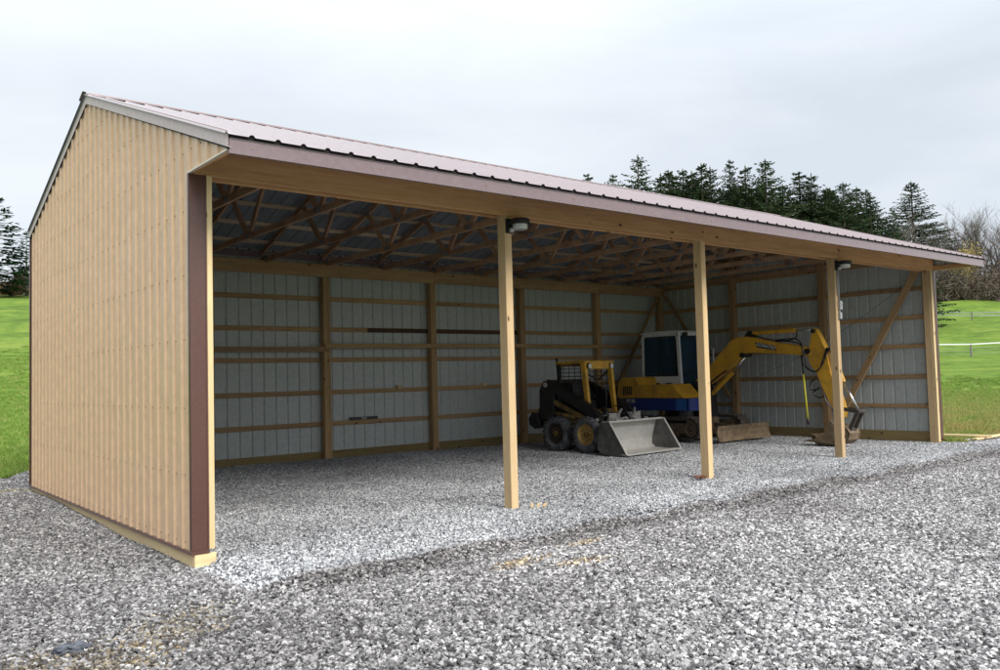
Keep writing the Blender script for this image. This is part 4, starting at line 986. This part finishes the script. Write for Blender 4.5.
# hoses
def hose(pts,r=.013):
    P_=[Vector(p) for p in pts]; o=[]
    for i in range(len(P_)-1):
        p0=P_[max(i-1,0)];p1=P_[i];p2=P_[i+1];p3=P_[min(i+2,len(P_)-1)]
        for k in range(5):
            t_=k/5; o.append(.5*((2*p1)+(p2-p0)*t_+(2*p0-5*p1+4*p2-p3)*t_*t_+(3*p1-p0-3*p2+p3)*t_**3))
    o.append(P_[-1]); mb.tube(o,r,7)
mb=MB()
hose([(12.73,2.35,2.08),(12.71,2.0,2.05),(12.70,1.78,1.98),(12.71,1.70,1.72),(12.72,1.66,1.52),(12.72,1.48,1.44),(12.72,1.32,1.60),(12.73,1.22,1.86)])
hose([(12.75,2.35,2.10),(12.74,1.9,2.10),(12.70,1.74,1.92),(12.70,1.74,1.62),(12.71,1.60,1.46),(12.71,1.42,1.46),(12.72,1.30,1.72),(12.78,1.26,1.90)])
hose([(12.80,2.95,2.25),(12.76,2.6,2.14),(12.78,2.2,2.08),(12.80,1.95,2.12),(12.82,1.92,2.25)])
hose([(12.72,4.2,1.0),(12.70,4.05,1.20),(12.72,3.8,1.38),(12.74,3.6,1.50)],.016)
hose([(12.70,4.25,1.05),(12.68,4.15,1.18),(12.70,3.95,1.20),(12.74,3.85,1.25)],.018)
P(mb,'hydraulic_hoses',M_BLK)
mb=MB()
hose([(12.76,1.52,1.28),(12.74,1.62,1.22),(12.74,1.60,1.08),(12.76,1.44,1.10)],.016); hose([(12.76,1.44,1.12),(12.74,1.56,1.02),(12.75,1.46,.92),(12.77,1.34,.96)],.016)
hose([(12.77,1.36,1.0),(12.76,1.32,.86),(12.77,1.22,.72),(12.78,1.12,.62)],.014)
P(mb,'arm_hoses',M_BLK)
# rod hanging from the boom tip
rd=empty('hanging_rod',(12.72,1.70,.42),0,'thin yellow rod with black ends hanging below the excavator boom tip','rod')
mb=MB(); mb.tube([(0,.0,.10),(0,.055,1.00)],.019,10); mb.build('yellow_sleeve',M_YELROD,rd,smooth=True)
mb=MB(); mb.tube([(0,-.004,0),(0,.0,.11)],.026,10); mb.build('end_grip',M_BLK,rd,smooth=True)
mb=MB(); mb.tube([(0,.055,.99),(0,.075,1.34)],.017,8); mb.tube([(0,.075,1.34),(.02,.085,1.36)],.03,8); mb.build('hanger',M_BLK,rd,smooth=True)

# ------------------------------------------------------------------ small things on the ground
sc=empty('scrap_lumber',(15.15,-.42,.0),0,'long reddish offcut board lying on the grass edge right of the shed','scrap lumber','offcut boards at the grass edge')
timber('board',(.0,.0,.05),(2.3,-.16,.09),.11,.035,W_FRESH,sc,up=(0,0,1))
sc=empty('scrap_lumber',(15.3,-.3,.0),0,'short pale offcut leaning across the longer board beside the shed','scrap lumber','offcut boards at the grass edge')
timber('board',(-.15,.55,.12),(.22,-.30,.10),.09,.035,W_FRESH,sc,up=(0,0,1))
mb=MB(); mb.blob((-1.39,-1.80,-.060),.055,(1.5,.8,.6),3,.75,3.2,seed=8); o=mb.build('crumpled_rag',M_RAG,None,smooth=True); tag(o,'small crumpled dark rag on the sandy gravel at lower left','rag')
mb=MB(); 
for k in range(6): mb.blob((7.08+rnd.uniform(-.09,.09),.02+rnd.uniform(-.06,.06),.03+rnd.uniform(0,.02)),.05,(1.3,1,.35),1,.6,2,seed=k)
o=mb.build('leaf_pile',M_RED,None); tag(o,'little heap of red-brown leaves beside the middle front post','leaves')
mb=MB(); 
for k in range(3): mb.bar((3.82+.06*k,-.10-.03*k,.01),(3.90+.06*k,-.02-.05*k,.035),.03,.015)
o=mb.build('wood_chips',W_FRESH,None); tag(o,'few pale wood chips at the foot of the first bare post','wood chips')

# ------------------------------------------------------------------ fences in the field
def polar(azd,d): a=R(azd); return CAM[0]+d*math.sin(a),CAM[1]+d*math.cos(a)
def fence(name,A,B,n,post_h,rails,label,cat,rail_m,post_m,rh=.13,wires=()):
    cx,cy=(A[0]+B[0])/2,(A[1]+B[1])/2; cz=float(terr_z(cx,cy))
    r=empty(name,(cx,cy,cz),0,label,cat); pts=[]
    for k in range(n+1):
        x=A[0]+(B[0]-A[0])*k/n; y=A[1]+(B[1]-A[1])*k/n; z=float(terr_z(x,y)); pts.append((x-cx,y-cy,z-cz))
    for (x,y,z) in pts:
        mb=MB(); mb.box(x-.06,x+.06,y-.06,y+.06,z-.4,z+post_h); mb.build('post',post_m,r)
    for h in rails:
        mb=MB()
        for a,b in zip(pts[:-1],pts[1:]): mb.bar((a[0],a[1]-.07,a[2]+h),(b[0],b[1]-.07,b[2]+h),.04,rh)
        mb.build('rail',rail_m,r)
    for h in wires:
        mb=MB()
        for a,b in zip(pts[:-1],pts[1:]): mb.tube([(a[0],a[1]-.07,a[2]+h),(b[0],b[1]-.07,b[2]+h)],.012,4,cap=False)
        mb.build('wire',M_WIRE,r)
fence('field_fence',polar(60.2,78),polar(79.2,88),5,1.10,(1.07,),'near field fence with white top rail and wire below on green slope','fence',M_FENCE,M_FPOST,.11,(.25,.5,.75))
fence('field_fence',polar(60,131),polar(80,121),9,1.1,(1.0,.62),'far pale two-rail fence crossing the hillside below the mound','fence',M_FENCE2,M_FPOST,.13)
fence('field_fence',polar(-2,103),polar(16,104),9,1.2,(),'thin wire fence along the left hill crest','fence',M_FENCE,M_FENCE,.1,(.4,.8,1.1))

# ------------------------------------------------------------------ trees
def leafmat(name, cols, rough=.7):
    m,t,bs=mat(name); tcn=t.nodes.new('ShaderNodeTexCoord'); oi=t.nodes.new('ShaderNodeObjectInfo')
    n1=noise_n(t,.9,4,.6,tcn.outputs['Object']); n2=noise_n(t,7,2,.6,tcn.outputs['Object'])
    a=math_n(t,'MULTIPLY_ADD',n2.outputs[0],.5,math_n(t,'MULTIPLY',n1.outputs[0],.6).outputs[0])
    c=ramp(t,[(.35,cols[0]),(.52,cols[1]),(.72,cols[2])],a.outputs[0]); r_=ramp(t,[(0,(.75,.8,.85)),(1,(1.2,1.12,1.0))],oi.outputs['Random'])
    cc=mixc(t,'MULTIPLY',1.0,c.outputs[0],r_.outputs[0]); t.links.new(cc.outputs[0],bs.inputs['Base Color']); bs.inputs['Roughness'].default_value=rough; bs.inputs['Specular IOR Level'].default_value=.2
    return m
M_NEED=leafmat('spruce_needles',[(.035,.060,.035),(.060,.095,.05),(.10,.14,.065)])
M_PINE=leafmat('pine_needles',[(.03,.075,.055),(.05,.11,.075),(.09,.16,.10)])
M_YLF=leafmat('yellow_leaves',[(.30,.20,.05),(.42,.30,.07),(.55,.40,.12)])
M_BRUSH=leafmat('dry_brush',[(.06,.046,.038),(.11,.088,.07),(.20,.165,.13)])
M_RUST=leafmat('rusty_brush',[(.13,.065,.03),(.20,.11,.05),(.28,.19,.09)])
M_BARK=paint('bark',(.15,.125,.105),.9,dirt=.5,dirtcol=(.25,.23,.21),dscale=2)
def conifer_mesh(h,r,seed,style='spruce'):
    q=random.Random(seed); mb=MB(); z=h*((.34 if r>6.3 and r<6.5 else .12) if style!='pine' else .14); dz=h/ (42 if style=='spruce' else 20)
    ragged=q.uniform(.15,.4)
    while z<h*.985:
        f=1-z/h; base=r*(f**.95)*(1 if style=='spruce' else (1.1-.25*f))+.12
        nb=int(8+6*f) if style=='spruce' else 8
        off=q.uniform(0,6.28)
        for b in range(nb):
            if q.random()<(.10 if style=='spruce' else .18): continue
            g=off+2*math.pi*b/nb+q.uniform(-.3,.3); ln=base*q.uniform(1-ragged*1.4,1+ragged*.6)
            rise=(-.18 if style=='spruce' else .06)+q.uniform(-.12,.12)+.55*(1-f)**3
            z0=z+q.uniform(-dz*.5,dz*.5)
            ns=max(3,int(ln/(.20 if style=='spruce' else .38)))
            for k in range(ns):
                u=(k+.6)/ns
                if style=='pine' and u<.3: continue
                px_=ln*u; zz=z0+px_*rise+ (.10*ln*u*u if style=='spruce' else -.08*ln*u*u)
                cx,cy=px_*math.cos(g),px_*math.sin(g); w_=(.16+.26*(1-abs(u-.45)))*(.55+.45*f)*(1 if style=='spruce' else 1.75)
                for s in (-1,1,0,-1,1)[:(3 if style=='spruce' else 5)]:
                    a=g+s*q.uniform(.6,1.15); L_2=w_*q.uniform(.7,1.25)*(1.0 if s else 1.1); dd=Vector((math.cos(a),math.sin(a),rise*.6+q.uniform(-.45,.12)))
                    p=Vector((cx,cy,zz)); e_=p+dd*L_2; sd_=Vector((-math.sin(a),math.cos(a),q.uniform(-.5,.5)))*L_2*.30
                    mb.add([p-sd_*.7,p+sd_*.7,e_+sd_*.35,e_-sd_*.35],[(0,1,2,3)])
                    if style=='spruce' and q.random()<.75:
                        mb.add([p+dd*L_2*.2,p+dd*L_2*.9,p+dd*L_2*.7+Vector((0,0,-L_2*q.uniform(.3,.6)))],[(0,1,2)])
        z+=dz*q.uniform(.8,1.2)
    for k in range(5): # leader
        a=q.uniform(0,6.28); zz=h*(.93+.016*k); mb.add([(0,0,zz+.25),(.10*math.cos(a),.10*math.sin(a),zz-.1),(.10*math.cos(a+2),.10*math.sin(a+2),zz-.12)],[(0,1,2)])
    return mb
def trunk_mesh(h,r0,style,rad,seed):
    q=random.Random(seed); mb=MB(); mb.tube([(0,0,-.5),(0,0,h*.4),(0,0,h*.8),(0,0,h)],[r0,r0*.7,r0*.3,.03],8)
    for k in range(26):
        z=h*q.uniform(.15,.92); g=q.uniform(0,6.28); ln=rad*(1-z/h)**.85*.85; mb.tube([(0,0,z),(ln*.6*math.cos(g),ln*.6*math.sin(g),z-ln*.05),(ln*math.cos(g),ln*math.sin(g),z+ln*.04)],[.05,.03,.012],4,cap=False)
    return mb
PROTO=[]
def add_proto(style,h,r,seed,m):
    c=conifer_mesh(h,r,seed,style).build('crown',m,None); t_=trunk_mesh(h,.2,style,r,seed).build('trunk',M_BARK,None)
    PROTO.append([h,c,t_,False])
for k,(r_) in enumerate((6.6,6.0,7.2,5.6)): add_proto('spruce',14,r_,20+k,M_NEED)
add_proto('spruce',14,6.4,31,M_NEED); add_proto('pine',12,4.6,41,M_PINE)
def conifer(kind,x,y,topz,wid,label,group,name='spruce_tree',cat='tree'):
    gz_=float(terr_z(x,y)); H=topz-gz_; p=PROTO[kind]; s=H/p[0]
    r=empty(name,(x,y,gz_),rnd.uniform(0,6.28),label,cat,group)
    for part in (1,2):
        if not p[3]: o=p[part]
        else: o=p[part].copy(); col.objects.link(o)
        o.parent=r; o.scale=(s*wid*1.12,s*wid*1.12,s)
    p[3]=True
G='conifers on the hill behind the shed'
# x, y, top height, proto, width, label
T=[(69.1,55.1,26.0,0,1.0,'lone pointed spruce rising left of the main conifer row above the roof'),
 (61.3,55.3,22.9,3,1.0,'low evergreen tip showing leftmost just above the roof'),
 (62.9,54.4,22.0,1,1.0,'shortest evergreen tip between the leftmost tip and the lone spruce'),
 (64.8,55.0,23.2,3,.9,'evergreen tip touching the left side of the lone pointed spruce'),
 (81.1,58.3,26.7,2,1.1,'first conifer at the left end of the main row'),
 (84.3,59.5,27.2,1,1.0,'slim conifer just right of the row\'s left end'),
 (82.0,56.2,27.1,3,1.1,'narrow-tipped conifer, third along the row'),
 (84.5,56.7,27.2,0,1.0,'conifer, fourth along the row with full shoulders'),
 (89.7,57.5,28.9,3,.8,'conifer with thin spindly top left of the tallest one'),
 (86.2,52.8,26.7,1,1.1,'dense narrow green conifer left of the tallest one'),
 (86.4,50.1,26.9,2,1.0,'tallest dark conifer in the middle of the row'),
 (95.0,50.8,26.7,3,1.3,'ragged-topped conifer right of the tallest with a gap between'),
 (94.4,48.8,26.1,0,1.0,'sharp-tipped conifer right of the ragged-topped one'),
 (94.0,46.6,23.7,1,1.2,'low round-topped conifer in the dip of the row'),
 (93.7,44.3,23.9,2,1.0,'broad conifer right of the dip in the row'),
 (99.2,43.8,22.7,3,1.2,'thin open conifer with sky showing through it'),
 (100.3,41.6,21.1,1,.66,'short thin conifer beside the large right-hand spruce'),
 (148.4,61.0,34.2,4,1.22,'largest wide spruce at the right end of the conifer row')]
for (x,y,tz,k,wd,lb) in T: conifer(k,x,y,tz,wd,lb,G)
# second rank that fills the wood between them
q=random.Random(5); cnt=0
for k in range(30):
    u=(k+.5)/30*.80; x=82+27*u+q.uniform(-1.5,1.5); y=63-20*u+q.uniform(-1,1); tz=27.2-3.6*u+q.uniform(-1.3,.6)
    conifer(k%4,x,y,tz,1.15,'dark conifer filling the wood behind the front row of conifers',G)
conifer(5,11.6,89.5,20.8,1.35,'airy dark pine standing left of the tan wall on the hill crest','pines on the left hill','pine_tree')
conifer(5,14.9,93.5,18.2,1.1,'smaller thin pine right of the airy dark pine','pines on the left hill','pine_tree')
conifer(5,9.2,92.0,20.5,1.3,'pine at the left picture edge behind the airy one','pines on the left hill','pine_tree')
# bare deciduous trees
def bare_mesh(h,seed,fine=1.0):
    q=random.Random(seed); mb=MB(); tips=[]
    def grow(p,d,L,r,lev):
        n=3; pts=[p]; dd=d.copy()
        for i in range(n):
            dd=(dd+Vector((q.uniform(-.13,.13),q.uniform(-.13,.13),.06))).normalized(); pts.append(pts[-1]+dd*L/n)
        mb.tube(pts,[r,r*.85,r*.7,r*.5],5 if lev<2 else 3,cap=False)
        if lev>=4: tips.append(pts[-1]); return
        nb=(6,5,4,5)[lev]
        for k in range(nb):
            i=q.choice((1,2,3)) if lev else q.choice((1,2,2,3,3)); a=q.uniform(0,6.28); sp=q.uniform(.35,.85)
            side=Vector((math.cos(a),math.sin(a),0)); nd_=(dd*math.cos(sp)+side*math.sin(sp)+Vector((0,0,.15))).normalized()
            grow(pts[i],nd_,L*q.uniform(.5,.72),r*.45,lev+1)
    grow(Vector((0,0,-.3)),Vector((q.uniform(-.06,.06),q.uniform(-.06,.06),1)),h*.46,h*.015,0)
    return mb,tips
BP=[]
for k in range(4):
    mb,tips=bare_mesh(18,60+k); BP.append([mb.build('branches',M_TWIG:=paint('twig_bark',(.135,.115,.105),.9,dirt=.3,dirtcol=(.20,.18,.17)) if k==0 else M_TWIG,None),False])
def bare(k,x,y,topz,label,group,lean=0):
    gz_=float(terr_z(x,y)); r=empty('bare_tree',(x,y,gz_),rnd.uniform(0,6.28),label,'tree',group)
    o=BP[k][0] if not BP[k][1] else BP[k][0].copy()
    if BP[k][1]: col.objects.link(o)
    BP[k][1]=True; o.parent=r; s=(topz-gz_)/18*1.05; o.scale=(s,s,s)
GB='bare deciduous trees beyond the field'
bl_=['tall bare tree rising past the shed roof corner','thick bare trunk tree right of the roof corner','bare tree with pale upright branches near the right edge','bare tree at the right picture edge']
import itertools
spots=[(63.3,163,24),(64.3,168,25),(65.2,160,22),(66.0,170,25.5),(66.9,158,23),(67.6,165,27),(68.2,160,27.5),(68.9,158,28.5),(69.5,168,28.5),(70.3,160,27.5),(71.3,164,28),(72.5,160,29),(67.2,178,28),(66.4,172,25),(67.0,168,26.5),(67.9,174,28),(68.5,166,27),(69.0,172,29),(69.9,170,28),(70.8,172,29),(66.1,162,22),(67.4,158,23),(69.2,180,29.5),(70.0,176,28.5),(65.6,180,27)]
for i,(a_,d_,tz) in enumerate(spots):
    x,y=polar(a_,d_); lb='leafless grey tree among the bare trees at right'
    if i in (6,7,8,11): lb=bl_[(6,7,8,11).index(i)]
    bare(i%4,x,y,tz,lb,GB)
for (x,y,tz,lb) in ((88.5,67.5,30.5,'faint bare tree right of the lone pointed spruce'),(109.0,55.0,28.5,'bare twigs showing above the dip in the conifer row'),(116.5,50.0,28.0,'bare treetop left of the largest spruce'),(113.0,51.0,26.5,'bare treetop beside the thin open conifer'),(128,50,26,'bare tree right behind the largest spruce')):
    bare(rnd.randrange(4),x,y,tz,lb,'bare treetops behind the conifers')
# yellow-leaved sapling
x,y=polar(68.2,150); gz_=float(terr_z(x,y)); yl=empty('yellow_leaved_tree',(x,y,gz_),0,'small tree with sparse yellow leaves and pale trunk below the roof corner','tree')
mb,tips=bare_mesh(9,91); 
mb.build('branches',paint('pale_bark',(.42,.38,.32),.8,dirt=.2),yl)
mb=MB(); q=random.Random(3)
for p in tips:
    for k in range(3):
        c=p+Vector((q.gauss(0,.4),q.gauss(0,.4),q.gauss(0,.35))); a=Vector((q.uniform(-1,1),q.uniform(-1,1),q.uniform(-1,1))).normalized()*.13; b=a.cross(Vector((q.uniform(-1,1),q.uniform(-1,1),1))).normalized()*.11
        mb.add([c-a,c-b,c+a,c+b],[(0,1,2,3)])
mb.build('leaves',M_YLF,yl)
# undergrowth under the bare trees: one tangled mass
mb=MB(); q=random.Random(8)
for k in range(30000):
    a_=q.uniform(60,78); d_=q.uniform(148,176); x,y=polar(a_,d_); g0=float(0)
    mb.v.append((x,y,0)); 
pts=np.array(mb.v); zz=terr_z(pts[:,0],pts[:,1]); mb=MB()
for (x,y,_),z in zip(pts,zz):
    h=q.uniform(.2,1)*(4.6+1.6*math.sin(x*.35)+q.uniform(0,2.5)); c=Vector((x,y,z+h*q.uniform(.1,1))); a=Vector((q.uniform(-1,1),q.uniform(-1,1),q.uniform(-.2,1.6))).normalized()*q.uniform(.4,1.0); b=a.cross(Vector((q.uniform(-1,1),q.uniform(-1,1),.2))).normalized()*q.uniform(.04,.13)
    mb.add([c-a-b,c-a+b,c+a+b*.3,c+a-b*.3],[(0,1,2,3)])
o=mb.build('undergrowth',M_BRUSH,None); tag(o,'tangled grey-brown undergrowth below the bare trees at right',kind='stuff')
# shrubs on the left crest
def shrub(x,y,h,wd,m,label,seed):
    gz_=float(terr_z(x,y)); r=empty('shrub',(x,y,gz_),0,label,'shrub','shrubs on the left hill crest'); q=random.Random(seed); mb=MB()
    for k in range(900):
        u=q.random()**.6; g=q.uniform(0,6.28); rr_=wd*math.sqrt(q.random())*(1-.45*u); c=Vector((rr_*math.cos(g),rr_*math.sin(g),h*u)); a=Vector((math.cos(g)*.4+q.uniform(-.6,.6),math.sin(g)*.4+q.uniform(-.6,.6),q.uniform(0,1.2))).normalized()*q.uniform(.15,.4); b=a.cross(Vector((q.uniform(-1,1),q.uniform(-1,1),.2))).normalized()*q.uniform(.03,.09)
        mb.add([c-a-b,c-a+b,c+a+b*.4,c+a-b*.4],[(0,1,2,3)])
    mb.build('twigs',m,r); mb=MB()
    for k in range(9): g=k*.7; mb.tube([(0,0,-.2),(wd*.3*math.cos(g),wd*.3*math.sin(g),h*.5),(wd*.5*math.cos(g),wd*.5*math.sin(g),h*.9)],[.05,.03,.01],4,cap=False)
    mb.build('stem',M_BARK,r)
for k,(a_,d_,h,wd,m_,lb) in enumerate(((7.6,108,2.6,2.2,M_RUST,'rust-brown shrub at the left picture edge under the pine'),(8.7,110,2.2,2.0,M_BRUSH,'grey-brown shrub, second from the left edge on the crest'),(9.8,108,2.9,2.0,M_RUST,'rust-brown shrub, third from the left edge on the crest'),(10.6,111,3.2,2.0,M_BRUSH,'tall grey-brown shrub beside the tan wall edge'),(6.2,110,2.6,2.4,M_BRUSH,'grey-brown shrub behind the airy pine trunk'))):
    x,y=polar(a_,d_); shrub(x,y,h,wd,m_,lb,70+k)
